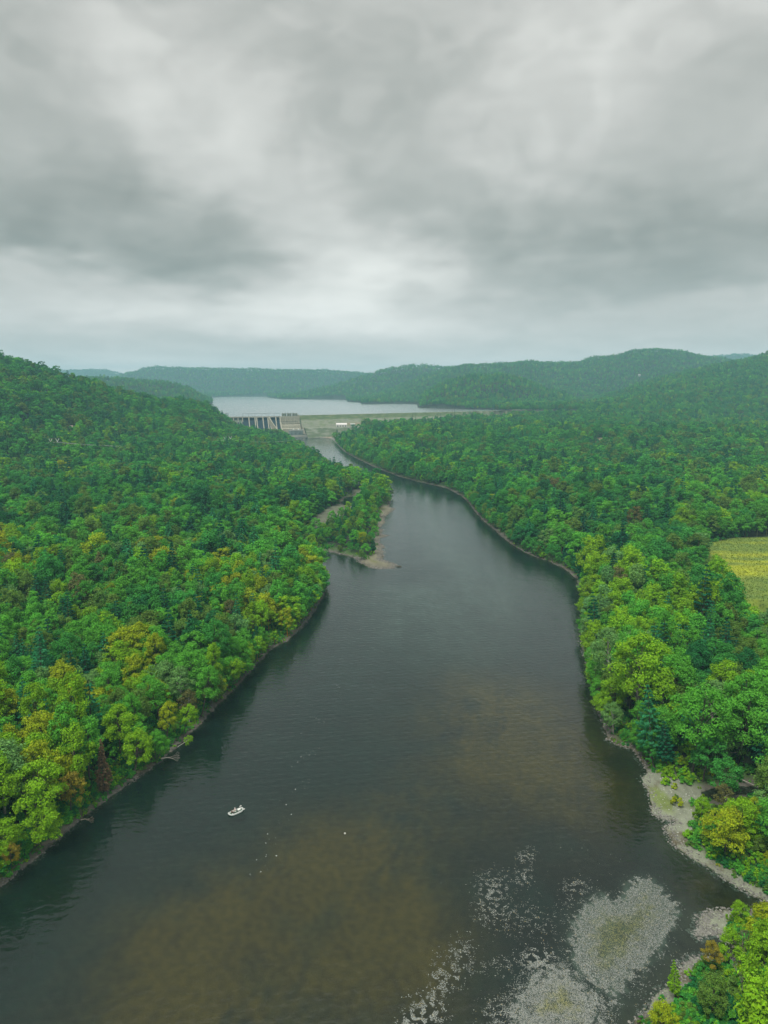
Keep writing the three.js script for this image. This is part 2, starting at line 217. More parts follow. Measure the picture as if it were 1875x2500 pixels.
// brown stony flats on the bed
const FLATS = [[1250, 1790, 190, 130, 0.9], [1150, 1690, 120, 80, 0.4], [1010, 1960, 110, 70, 0.6], [830, 2070, 190, 90, 0.85], [640, 2230, 260, 120, 0.9], [460, 2420, 230, 130, 0.9], [950, 2230, 170, 110, 0.55], [1020, 2360, 130, 90, 0.45], [1420, 1930, 160, 80, 0.35], [1790, 2170, 90, 60, 0.7], [1700, 2160, 60, 40, 0.5]].map(([px, py, rx, ry, g]) => { const [x, z] = gp(px, py), R = Math.hypot(EYE, z), k = R / FPX; return [x, z, rx * k, ry * k * R / EYE, g]; });
function groundColour(x, z, y, d) {
  const D = -z, n = fbm(N3, x * 0.05, z * 0.05, 4), n2 = N1.noise(x * 0.31, z * 0.31);
  if (d > 0 && D < 1900) {
    // the bed: a dark blue-green channel by the left bank, brown stony flats in the middle and towards the right
    const w = fbm(N2, x * 0.018, z * 0.012, 4) * 0.9 + 0.35 * fbm(N1, x * 0.08, z * 0.06, 3);
    let brown = 0; if (D < 420) for (const [bx, bz, rx, rz, g] of FLATS) brown += g * Math.exp(-(((x - bx) / rx) ** 2) - (((z - bz) / rz) ** 2));
    brown = clamp(brown * (1 + 1.1 * w + 0.2 * N3.noise(x * 0.3 + z * 0.1, z * 0.09)) + 0.03) * (1 - 0.3 * ss(0.1, 0.6, fbm(N3, x * 0.03 + 4, z * 0.022, 3)));
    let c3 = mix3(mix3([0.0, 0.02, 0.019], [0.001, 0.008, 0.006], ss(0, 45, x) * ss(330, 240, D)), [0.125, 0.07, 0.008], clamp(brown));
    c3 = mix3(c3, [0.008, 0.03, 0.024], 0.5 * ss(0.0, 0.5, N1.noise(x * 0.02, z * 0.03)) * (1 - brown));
    c3 = mix3(c3, [0.095, 0.115, 0.112], 0.9 * ss(16, 48, d) * ss(250, 420, D + 30 * w) * (0.75 + 0.35 * fbm(N3, x * 0.05, z * 0.008, 3)));  // midstream sky reflection painted into the bed colour, fading towards the banks
    const edge = ss(x > 40 && D < 260 ? 9 : 3.5, 0.3, d); c3 = mix3(c3, MUD, edge * (x < 0 && D < 450 ? 0.25 : 0.7));
    const sh = dHeart(x, z); if (sh > -6) c3 = mix3(c3, mix3([0.13, 0.14, 0.12], [0.11, 0.12, 0.04], ss(6, 15, sh + 3 * n2)), 0.25 * ss(-6, 0, sh) + 0.75 * ss(-1.5, 0.6, sh + n2)); const lw = dLower(x, z); if (lw > -3) c3 = mix3(c3, [0.06, 0.075, 0.06], ss(-2, 1.5, lw + 1.5 * n2));
    const k = 1 + 0.25 * n2 + 0.25 * n; return [c3[0] * k, c3[1] * k, c3[2] * k];
  }
  const l = -d;
  if (D > 4500 || D < -50) return [0.016, 0.045, 0.02];
  let c = FLOOR;
  const flat = Math.max(dBar(x, z), dBar2(x, z), dBar3(x, z), dSpitFlat(x, z));
  if (l < 14) { c = mix3(mix3(GRAVEL, MUD, ss(-0.2, 0.5, n)), GRASS, ss(2.0, 4.0, l + n * 1.6)); c = mix3(c, FLOOR, ss(6, 10, l)); }
  if (flat > -4) {
    const spitty = dSpitFlat(x, z) > -4, g = spitty ? [0.16, 0.15, 0.1] : PALE;
    let b = mix3(g, MUD, spitty ? ss(3, 0, l) * 0.6 : ss(0.15, 0.6, n + 0.25 * n2)); b = mix3(b, spitty ? [0.13, 0.14, 0.04] : [0.1, 0.13, 0.035], ss(spitty ? 6 : 6, 12, l + n * 5));
    if (!spitty) b = mix3(b, [0.15, 0.2, 0.04], 0.9 * ss(1.15, 0.5, Math.hypot((x - GREENS[0]) / 3.2, (z - GREENS[1]) / 8)));
    c = mix3(c, b, ss(-4, 0, flat));
  }
  const m = dMeadow(x, z);
  if (m > -3) { const g = fbm(N2, x * 0.012, z * 0.05, 4), gold = ss(-0.15, 0.5, g * 0.7 + 0.55 * Math.exp(-(((z + 455) / 28) ** 2)) - 0.15); c = mix3(c, mix3(mix3([0.14, 0.21, 0.02], [0.1, 0.17, 0.024], ss(0, 0.5, n)), [0.3, 0.34, 0.008], gold), ss(-3, 1, m)); }
  const ch = dChannel(x, z); if (ch > -2) c = mix3(c, [0.11, 0.12, 0.075], ss(-2, 1, ch));
  const cl = dClearing(x, z); if (cl > -4) c = mix3(c, [0.2, 0.16, 0.07], ss(-4, 2, cl));
  if (D > 1560 && D < 2300 && x > -250) {
    const open = ss(1560, 1660, D + 20 * n), g = mix3([0.07, 0.1, 0.035], [0.16, 0.17, 0.11], ss(-0.1, 0.4, n));
    c = mix3(c, g, open); c = mix3(c, [0.32, 0.2, 0.1], 0.9 * Math.exp(-(((x - 128) / 16) ** 2) - (((D - 1700) / 30) ** 2)));
    if (l < 40) c = mix3(c, [0.17, 0.17, 0.14], ss(40, 15, l) * open);
    c = mix3(c, [0.4, 0.28, 0.17], 0.9 * Math.exp(-(((x + 130) / 14) ** 2) - (((D - 1735) / 9) ** 2)));
  }
  const k = 1 + 0.25 * n + 0.2 * n2; return [c[0] * k, c[1] * k, c[2] * k];
}
{
  const az = []; for (let a = -180; a < -40; a += 7) az.push(a); for (let a = -40; a < -31; a += 0.5) az.push(a); for (let a = -31; a <= 31; a += 0.13) az.push(a); for (let a = 31.5; a < 40; a += 0.5) az.push(a); for (let a = 40; a < 180; a += 7) az.push(a);
  const rad = [0.5, 25, 50, 75]; for (let r = 95; r < 13000; r *= 1 + (r < 700 ? 0.0075 : r < 2600 ? 0.0095 : 0.014)) rad.push(r);
  const nA = az.length, nR = rad.length, pos = new Float32Array(nA * nR * 3), col = new Float32Array(nA * nR * 3), uv = new Float32Array(nA * nR * 2), idx = [];
  let i = 0;
  for (let r = 0; r < nR; r++) for (let a = 0; a < nA; a++, i++) {
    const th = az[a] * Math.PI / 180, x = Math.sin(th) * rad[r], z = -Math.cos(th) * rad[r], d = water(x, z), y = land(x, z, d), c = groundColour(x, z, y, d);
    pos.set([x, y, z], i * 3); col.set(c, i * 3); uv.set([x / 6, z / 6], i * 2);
    if (r < nR - 1) { const b = a === nA - 1 ? i - nA + 1 : i + 1; idx.push(i, b, i + nA, b, b + nA, i + nA); }
  }
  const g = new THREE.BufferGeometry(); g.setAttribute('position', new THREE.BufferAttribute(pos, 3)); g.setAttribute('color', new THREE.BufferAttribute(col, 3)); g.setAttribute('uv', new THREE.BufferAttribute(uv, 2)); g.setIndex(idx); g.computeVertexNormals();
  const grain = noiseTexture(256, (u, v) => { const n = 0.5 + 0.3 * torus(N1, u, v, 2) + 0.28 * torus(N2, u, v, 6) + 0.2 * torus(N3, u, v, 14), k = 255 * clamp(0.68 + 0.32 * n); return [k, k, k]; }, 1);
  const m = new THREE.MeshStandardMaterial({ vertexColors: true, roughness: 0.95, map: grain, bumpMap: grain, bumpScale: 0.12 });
  tag(part('ground', g, m, scene), null, null, null, 'structure');
}

// ------------------------------------------------------------------ water
function waveTexture(size, seed, kMin, kMax, count, slope) {
  const r = mulberry(seed), h = new Float32Array(size * size);
  for (let i = 0; i < count; i++) {
    const k = kMin * (kMax / kMin) ** r(), a = r() * Math.PI * 2, kx = Math.round(k * Math.cos(a) * 0.7), ky = Math.round(k * Math.sin(a)) || 1, ph = r() * 6.28, am = 1 / Math.hypot(kx, ky);
    for (let y = 0; y < size; y++) for (let x = 0; x < size; x++) h[y * size + x] += am * Math.sin(2 * Math.PI * (kx * x + ky * y) / size + ph);
  }
  const g = (x, y) => h[((y + size) % size) * size + ((x + size) % size)]; let rms = 0;
  for (let y = 0; y < size; y++) for (let x = 0; x < size; x++) rms += (g(x + 1, y) - g(x - 1, y)) ** 2 + (g(x, y + 1) - g(x, y - 1)) ** 2;
  const f = slope / Math.sqrt(rms / size / size);
  return noiseTexture(size, (u, v) => { const x = Math.round(u * size), y = Math.round(v * size), nx = -(g(x + 1, y) - g(x - 1, y)) * f, ny = -(g(x, y + 1) - g(x, y - 1)) * f, q = 1 / Math.hypot(nx, ny, 1); return [127.5 + 127.5 * nx * q, 127.5 + 127.5 * ny * q, 127.5 + 127.5 * q]; }, 1);
}
const ripples = waveTexture(512, 5, 4, 60, 70, 0.05);
const swell = noiseTexture(512, (u, v) => { const k = 127 + 60 * torus(N1, u, v, 1.2) + 45 * torus(N2, u, v, 3.5); return [k, k, k]; }, 0.11);
const wind = noiseTexture(512, (u, v) => { const k = 255 * clamp(0.3 + 0.55 * torus(N3, u, v * 1.0, 0.7) + 0.3 * torus(N1, u, v, 2.2) + 0.15 * torus(N2, u, v, 6), 0.14, 1); return [k, k, k]; }, 0.075);
const waterMat = new THREE.MeshPhysicalMaterial({ color: rgb([0.5, 0.62, 0.56]), roughness: 0.24, roughnessMap: wind, transmission: 1, thickness: 0, ior: 1.42, normalMap: ripples, normalScale: new THREE.Vector2(1, 1), bumpMap: swell, bumpScale: 0.12 });
function sheet(name, w, h, x, y, z, m) {
  const g = new THREE.PlaneGeometry(w, h, 40, 80); const p = g.attributes.position, uv = g.attributes.uv;
  for (let i = 0; i < p.count; i++) uv.setXY(i, (p.getX(i) + x) / 14, (p.getY(i) - z) / 14);
  g.rotateX(-Math.PI / 2).translate(x, y, z);
  return tag(part(name, g, m, scene), null, null, null, 'structure');
}
const calmMat = waterMat.clone(); calmMat.normalScale = new THREE.Vector2(0.7, 0.7); calmMat.bumpScale = 0.08;
const lakeMat = waterMat.clone(); lakeMat.normalMap = null; lakeMat.bumpMap = null; lakeMat.ior = 1.42; lakeMat.roughness = 0.22; lakeMat.roughnessMap = null;
sheet('river_water', 620, 860, -30, 0, -330, waterMat);
sheet('river_water_001', 620, 1140, -30, 0, -1330, calmMat);
{
  const s = new THREE.Shape(); const pts = [[-391, -1801], [-1600, -1750], [-3400, -3300], [-3400, -7600], [2500, -7600], [1300, -3200], [372, -2260], [-214, -1888], [-222, -1853]];
  pts.forEach(([x, z], i) => (i ? s.lineTo(x, -z) : s.moveTo(x, -z)));
  const g = new THREE.ShapeGeometry(s); const p = g.attributes.position, uv = g.attributes.uv;
  for (let i = 0; i < p.count; i++) uv.setXY(i, p.getX(i) / 14, p.getY(i) / 14);
  g.rotateX(-Math.PI / 2).translate(0, RES, 0);
  tag(part('reservoir_water', g, lakeMat, scene), null, null, null, 'structure');
}

// ------------------------------------------------------------------ plants: shapes
class Leafy { // faces of foliage with a colour of their own
  constructor() { this.p = []; this.c = []; this.ix = []; }
  face(c, n, size, asp, shade, r, along) {
    let t = along ? [...along] : [r() - 0.5, r() - 0.5, r() - 0.5]; const k = t[0] * n[0] + t[1] * n[1] + t[2] * n[2]; t = [t[0] - k * n[0], t[1] - k * n[1], t[2] - k * n[2]];
    const q = Math.hypot(...t) || 1; t = t.map((v) => v / q); const b = [n[1] * t[2] - n[2] * t[1], n[2] * t[0] - n[0] * t[2], n[0] * t[1] - n[1] * t[0]], s2 = size * asp, i = this.p.length / 3, o = size * 0.22;
    for (const [u, v, w] of [[size, 0, -o], [0, s2, o], [-size, 0, -o], [0, -s2, o]]) { this.p.push(c[0] + t[0] * u + b[0] * v + n[0] * w, c[1] + t[1] * u + b[1] * v + n[1] * w, c[2] + t[2] * u + b[2] * v + n[2] * w); this.c.push(...shade); }
    this.ix.push(i, i + 1, i + 2, i, i + 2, i + 3);
  }
  geo() { const g = new THREE.BufferGeometry(); g.setAttribute('position', new THREE.Float32BufferAttribute(this.p, 3)); g.setAttribute('color', new THREE.Float32BufferAttribute(this.c, 3)); g.setIndex(this.ix); return g; }
}
const unit = (v) => { const q = Math.hypot(...v) || 1; return v.map((a) => a / q); };
function broadleafCrown(seed, { H = 18, R = 4.8, low = 0.3, lobes = 26, leaves = 105, leaf = 0.42, flat = 0.75, open = 0 }) {
  const r = mulberry(seed), L = new Leafy(), blobs = [];
  const cy = H * (low + 1) / 2, hy = H * (1 - low) / 2;
  for (let i = 0; i < lobes; i++) {
    const g = i + r() * 0.7, y = 1 - 1.72 * g / lobes, a = g * 2.39996 + r() * 0.7, q = Math.sqrt(Math.max(0, 1 - y * y)), k = 0.5 + 0.5 * r(), bulge = y < 0 ? 1.0 : 0.96;
    blobs.push([Math.cos(a) * q * R * k * bulge * (0.85 + 0.3 * Math.sin(a * 2 + seed)), cy + y * hy * (0.8 + 0.16 * r()), Math.sin(a) * q * R * k * bulge, R * (0.2 + 0.19 * r())]);
  }
  for (const b of blobs) {
    const tone = 0.85 + 0.3 * r(), out = unit([b[0], (b[1] - cy) * 0.7 + 1.2, b[2]]);
    for (let j = 0; j < leaves; j++) {
      let v; do { v = unit([r() * 2 - 1, r() * 2 - 1, r() * 2 - 1]); } while (v[1] < -0.45 || v[0] * out[0] + v[1] * out[1] + v[2] * out[2] < -0.35 + 0.3 * r());
      const rr = b[3] * (0.72 + 0.42 * r() ** 1.4) * (1 + 0.22 * Math.sin(v[0] * 7 + seed) * Math.sin(v[2] * 8 + b[0])), c = [b[0] + v[0] * rr, b[1] + v[1] * rr * flat, b[2] + v[2] * rr];
      if (r() < open) continue;
      const kk = v[0] * out[0] + v[1] * out[1] + v[2] * out[2]; if (kk > 0) { const e = kk * rr * (0.15 + 0.55 * r() ** 2); c[0] += out[0] * e; c[1] += out[1] * e * 0.6; c[2] += out[2] * e; }
      const n = unit([v[0] + (r() - 0.5) * 1.1, v[1] + 0.25 + (r() - 0.5) * 1.1, v[2] + (r() - 0.5) * 1.1]), k = tone * (0.78 + 0.44 * r());
      L.face(c, n, leaf * (0.65 + 0.7 * r()), 0.7, [k * (0.93 + 0.2 * r()), k, k * (0.85 + 0.3 * r())], r);
    }
  }
  return { leafy: L, blobs, cy };
}
function limb(a, b, ra, rb, sides = 5) { // a tapered limb between two points
  const A = new THREE.Vector3(...a), B = new THREE.Vector3(...b), g = new THREE.CylinderGeometry(rb, ra, A.distanceTo(B), sides, 1, true);
  g.deleteAttribute('uv');
  return g.applyQuaternion(new THREE.Quaternion().setFromUnitVectors(new THREE.Vector3(0, 1, 0), B.clone().sub(A).normalize())).translate(...A.add(B).multiplyScalar(0.5).toArray());
}
function trunkFor(H, blobs, cy, seed, rBase = 0.28) {
  const r = mulberry(seed + 77), g = [], top = [(r() - 0.5) * 1.2, H * 0.82, (r() - 0.5) * 1.2], mid = [(r() - 0.5) * 0.6, H * 0.38, (r() - 0.5) * 0.6];
  g.push(limb([0, -1.5, 0], mid, rBase, rBase * 0.72, 6), limb(mid, top, rBase * 0.72, 0.06, 5));
  if (blobs) for (let i = 0; i < blobs.length; i += 2) { const b = blobs[i], k = clamp(0.25 + 0.5 * (b[1] / H), 0.3, 0.8); g.push(limb([mid[0] * 0.6, b[1] * 0.72 + H * 0.02, mid[2] * 0.6], [b[0], b[1], b[2]], 0.13, 0.04, 4)); }
  return mergeGeometries(g.map((q) => q.index ? q.toNonIndexed() : q));
}
function pineCrown(seed, { H = 23, R = 4.4, low = 0.22, step = 1.25, arms = 6, leaf = 0.5, per = 13, cone = 1.15 }) {
  const r = mulberry(seed), L = new Leafy(), blobs = [];
  for (let y = H * low; y < H - 0.4; y += step * (0.75 + 0.5 * r())) {
    const f = (y / H - low) / (1 - low), w = R * Math.pow(1 - f, 1 / cone) * (f < 0.15 ? 0.6 + 2.6 * f : 1), a0 = r() * 6.28, nA = Math.max(3, Math.round(arms * (0.6 + 0.5 * (1 - f))));
    for (let k = 0; k < nA; k++) {
      const a = a0 + k * 6.283 / nA + (r() - 0.5) * 0.5, len = w * (0.65 + 0.5 * r()), lift = 0.1 + 0.18 * r(), tone = 0.82 + 0.36 * r(), dir = [Math.cos(a), 0, Math.sin(a)];
      blobs.push([dir[0] * len * 0.9, y + len * lift * 0.8, dir[2] * len * 0.9, y]);
      const n = Math.max(5, Math.round(per * (0.35 + len / R)));
      for (let j = 0; j < n; j++) {
        const s = 0.22 + 0.8 * Math.sqrt(r()), side = (r() - 0.5) * 0.75 * len * (1.25 - s), c = [dir[0] * len * s - dir[2] * side, y + len * lift * s * s - 0.12 * len * s + (r() - 0.5) * 0.28, dir[2] * len * s + dir[0] * side];
        const nn = unit([(r() - 0.5) * 0.8 + dir[0] * 0.3, 1, (r() - 0.5) * 0.8 + dir[2] * 0.3]), kk = tone * (0.8 + 0.4 * r());
        L.face(c, nn, leaf * (0.8 + 0.7 * r()), 0.42, [kk, kk, kk], r, [dir[0] - dir[2] * side * 0.4 / len, 0.15, dir[2] + dir[0] * side * 0.4 / len]);
      }
    }
  }
  return { leafy: L, blobs, cy: H * 0.5 };
}
function pineTrunk(H, blobs) {
  const g = [limb([0, -1.5, 0], [0, H * 0.5, 0], 0.32, 0.2, 6), limb([0, H * 0.5, 0], [0.1, H * 0.97, 0], 0.2, 0.04, 5)];
  for (let i = 0; i < blobs.length; i += 3) { const b = blobs[i]; g.push(limb([0, b[3], 0], [b[0], b[1], b[2]], 0.06, 0.02, 3)); }
  return mergeGeometries(g.map((q) => q.index ? q.toNonIndexed() : q));
}
function bareTree(seed, H) { // a dead tree: forking bare limbs
  const r = mulberry(seed), g = [];
  const grow = (a, dir, len, rad, depth) => {
    const b = [a[0] + dir[0] * len, a[1] + dir[1] * len, a[2] + dir[2] * len]; g.push(limb(a, b, rad, rad * 0.66, depth > 2 ? 5 : 3));
    if (!depth) return;
    const n = depth > 3 ? 2 : 2 + (r() < 0.6); for (let i = 0; i < n; i++) grow(b, unit([dir[0] + (r() - 0.5) * 1.15, dir[1] + (r() - 0.35) * 0.6, dir[2] + (r() - 0.5) * 1.15]), len * (0.62 + 0.25 * r()), rad * 0.62, depth - 1);
  };
  grow([0, -1, 0], unit([(r() - 0.5) * 0.3, 1, (r() - 0.5) * 0.3]), H * 0.3, 0.2, 5);
  return mergeGeometries(g.map((q) => q.index ? q.toNonIndexed() : q));
}

const leafMat = (c) => new THREE.MeshPhysicalMaterial({ color: c ? rgb(c) : 0xffffff, vertexColors: true, roughness: 1, transmission: 0.32, thickness: 0, ior: 1.4, specularIntensity: 0.25, side: THREE.DoubleSide });
const BARK = matte([0.09, 0.078, 0.06], 0.95), PALEBARK = matte([0.42, 0.4, 0.35], 0.9);
// near kinds: shape of the crown and trunk that carry it
const NEAR = { broadleaf: [], pine: [], shrub: [], spruce: [] };
const shapesB = [{ H: 18, R: 4.9 }, { H: 20, R: 5.6, lobes: 44 }, { H: 16, R: 4.6, low: 0.2 }, { H: 19, R: 4.2, lobes: 34, low: 0.24 }, { H: 15, R: 5.2, low: 0.18, flat: 0.62 }, { H: 17, R: 4.4, lobes: 30, open: 0.35 }, { H: 21, R: 5.0, lobes: 40, low: 0.32 }];
shapesB.forEach((s, i) => { const c = broadleafCrown(100 + i, { lobes: 38, leaves: 118, leaf: 0.27, ...s }); NEAR.broadleaf.push({ H: s.H, R: s.R, crown: c.leafy.geo(), trunk: trunkFor(s.H, c.blobs, c.cy, i) }); });
[{ H: 24, R: 4.9 }, { H: 22, R: 4.4, cone: 1.3 }, { H: 26, R: 5.2, step: 1.4 }].forEach((s, i) => { const c = pineCrown(300 + i, { per: 30, arms: 7, leaf: 0.38, ...s }); NEAR.pine.push({ H: s.H, R: s.R, crown: c.leafy.geo(), trunk: pineTrunk(s.H, c.blobs) }); });
[{ H: 18, R: 2.9 }, { H: 16, R: 2.5 }].forEach((s, i) => { const c = pineCrown(340 + i, { step: 0.75, arms: 8, per: 11, leaf: 0.36, cone: 1.0, low: 0.08, ...s }); NEAR.spruce.push({ H: s.H, R: s.R, crown: c.leafy.geo(), trunk: pineTrunk(s.H, c.blobs) }); });
[{ H: 3.6, R: 2.2 }, { H: 5.2, R: 2.4 }, { H: 2.6, R: 2.4 }].forEach((s, i) => { const c = broadleafCrown(360 + i, { low: 0.02, lobes: 15, leaves: 60, leaf: 0.3, ...s }); NEAR.shrub.push({ H: s.H, R: s.R, crown: c.leafy.geo(), trunk: trunkFor(s.H, c.blobs, c.cy, i, 0.09) }); });
// farther: coarser faces, trunk and crown in one
function joined(crown, trunk, bark) {
  const c = crown.toNonIndexed(), t = trunk.clone(); t.deleteAttribute('normal'); t.deleteAttribute('uv');
  const n = t.attributes.position.count, a = new Float32Array(n * 3); for (let i = 0; i < n; i++) a.set(bark, i * 3); t.setAttribute('color', new THREE.BufferAttribute(a, 3));
  return mergeGeometries([c, t]);
}
const FARK = { 1: { broadleaf: [], pine: [], spruce: [], shrub: [] }, 2: { broadleaf: [], pine: [], spruce: [] }, 3: { broadleaf: [], pine: [] } };
for (let i = 0; i < 5; i++) { const s = shapesB[i], c = broadleafCrown(500 + i, { ...s, lobes: 28, leaves: 84, leaf: 0.37 }); FARK[1].broadleaf.push({ H: s.H, R: s.R, geo: joined(c.leafy.geo(), trunkFor(s.H, null, 0, i), [1.3, 0.4, 1.2]) }); }
for (let i = 0; i < 3; i++) { const s = { H: 23, R: 4.6 }, c = pineCrown(520 + i, { ...s, per: 9, arms: 6, leaf: 0.72 }); FARK[1].pine.push({ H: 23, R: 4.6, geo: joined(c.leafy.geo(), pineTrunk(23, []), [1.6, 0.45, 0.8]) }); }
{ const c = pineCrown(530, { H: 18, R: 2.8, step: 1, per: 6, arms: 6, leaf: 0.6, low: 0.08, cone: 1 }); FARK[1].spruce.push({ H: 18, R: 2.8, geo: joined(c.leafy.geo(), pineTrunk(18, []), [1.6, 0.45, 0.8]) }); }
for (let i = 0; i < 2; i++) { const c = broadleafCrown(540 + i, { H: 3.2 + i, R: 2.3, low: 0.02, lobes: 10, leaves: 34, leaf: 0.42 }); FARK[1].shrub.push({ H: 3, R: 2.3, geo: c.leafy.geo().toNonIndexed() }); }
for (let i = 0; i < 4; i++) { const s = shapesB[i], c = broadleafCrown(560 + i, { ...s, low: 0.25, lobes: 20, leaves: 32, leaf: 0.66 }); FARK[2].broadleaf.push({ H: s.H, R: s.R, geo: c.leafy.geo() }); }
for (let i = 0; i < 2; i++) { const c = pineCrown(580 + i, { H: 22, R: 4.2, step: 1.6, per: 7, arms: 6, leaf: 0.85 }); FARK[2].pine.push({ H: 22, R: 4.2, geo: c.leafy.geo() }); }
{ const c = pineCrown(590, { H: 18, R: 2.7, step: 1.3, per: 5, arms: 6, leaf: 0.7, low: 0.08, cone: 1 }); FARK[2].spruce.push({ H: 18, R: 2.7, geo: c.leafy.geo() }); }
for (let i = 0; i < 3; i++) { const s = shapesB[i], c = broadleafCrown(600 + i, { ...s, low: 0.2, lobes: 12, leaves: 14, leaf: 1.2 }); FARK[3].broadleaf.push({ H: s.H, R: s.R, geo: c.leafy.geo() }); }
for (let i = 0; i < 2; i++) { const c = pineCrown(620 + i, { H: 21, R: 3.8, step: 2.4, per: 4, arms: 5, leaf: 1.2 }); FARK[3].pine.push({ H: 21, R: 3.8, geo: c.leafy.geo() }); }

// ------------------------------------------------------------------ plants: where they grow
const HUE = { // leaf colours, with the words for them
  dark: [[0.024, 0.18, 0.045], 'dark green'], mid: [[0.058, 0.29, 0.044], 'mid green'], fresh: [[0.11, 0.39, 0.036], 'fresh green'], lime: [[0.21, 0.43, 0.014], 'lime green'], pale: [[0.15, 0.33, 0.085], 'pale green'],
  yellow: [[0.31, 0.41, 0.012], 'yellow'], olive: [[0.12, 0.24, 0.035], 'olive green'], brown: [[0.16, 0.17, 0.05], 'brownish'], orange: [[0.3, 0.27, 0.03], 'orange'], russet: [[0.22, 0.15, 0.075], 'russet'],
  pine: [[0.016, 0.17, 0.072], 'blue-green'], pinelight: [[0.045, 0.285, 0.11], 'bright blue-green'],
};
const pick = (r, table) => { let k = r() * table.reduce((s, t) => s + t[1], 0); for (const [n, w] of table) if ((k -= w) <= 0) return n; return table[0][0]; };
function speciesAt(x, z, l, r) {
  const D = -z, n = fbm(N2, x * 0.012 + 3, z * 0.012, 3), n2 = N3.noise(x * 0.03, z * 0.03), left = x < (D < 1100 ? -10 : -60), shore = ss(60, 10, l);
  let kind = 'broadleaf';
  const pineP = D < 600 ? (left ? 0.08 + 0.5 * ss(0.1, 0.5, n) * (1 - shore) : 0.12 + 0.3 * ss(0.15, 0.5, n)) : 0.12 + 0.35 * ss(0.1, 0.6, n);
  if (r() < pineP * (D < 175 && !left ? 0 : 1)) kind = r() < 0.12 ? 'spruce' : 'pine';
  let hue;
  if (kind !== 'broadleaf') hue = r() < 0.3 ? 'pinelight' : 'pine';
  else {
    // hues run from dark to bright and change in patches, as kinds of tree do
    const patch = fbm(N1, x * 0.016 + 7, z * 0.016, 3) + 0.35 * fbm(N2, x * 0.0035, z * 0.0035 + 5, 2), u = clamp(0.5 + 0.62 * patch + 0.62 * (r() - 0.5) + (D < 420 ? 0.08 + 0.12 * shore : 0), 0, 0.999), q = r();
    const run = (t) => { let k = u * t.reduce((a, b) => a + b[1], 0); for (const [n, w] of t) if ((k -= w) <= 0) return n; return t[t.length - 1][0]; };
    if (D < 170 && !left) hue = run([['mid', 0.6], ['olive', 0.8], ['fresh', 3], ['lime', 4.5], ['yellow', 0.5]]);
    else if (left && D < 520) hue = run([['dark', 1.2], ['mid', 2.6], ['olive', 1.4], ['fresh', 2.8], ['pale', 0.5], ['lime', 1.2 + 2.2 * shore], ['yellow', 0.1 + 0.3 * shore]]);
    else if (!left && D < 520) hue = run([['dark', 1.5], ['mid', 3.2], ['olive', 1.2], ['fresh', 2.6], ['pale', 0.5 + 0.6 * shore], ['lime', 0.7 + 1.6 * shore]]);
    else if (!left && D < 900 && x > 150 && x > 0.42 * D) hue = run([['mid', 1.2], ['olive', 1], ['fresh', 2.6], ['lime', 2.4]]);
    else hue = run([['dark', 2.2], ['mid', 4], ['olive', 1.6], ['fresh', 2.6], ['lime', D < 1000 ? 0.6 : 0.15]]);
    if (q < 0.012 && D < 900) hue = q < 0.005 ? 'yellow' : 'brown';
  }
  return [kind, hue];
}
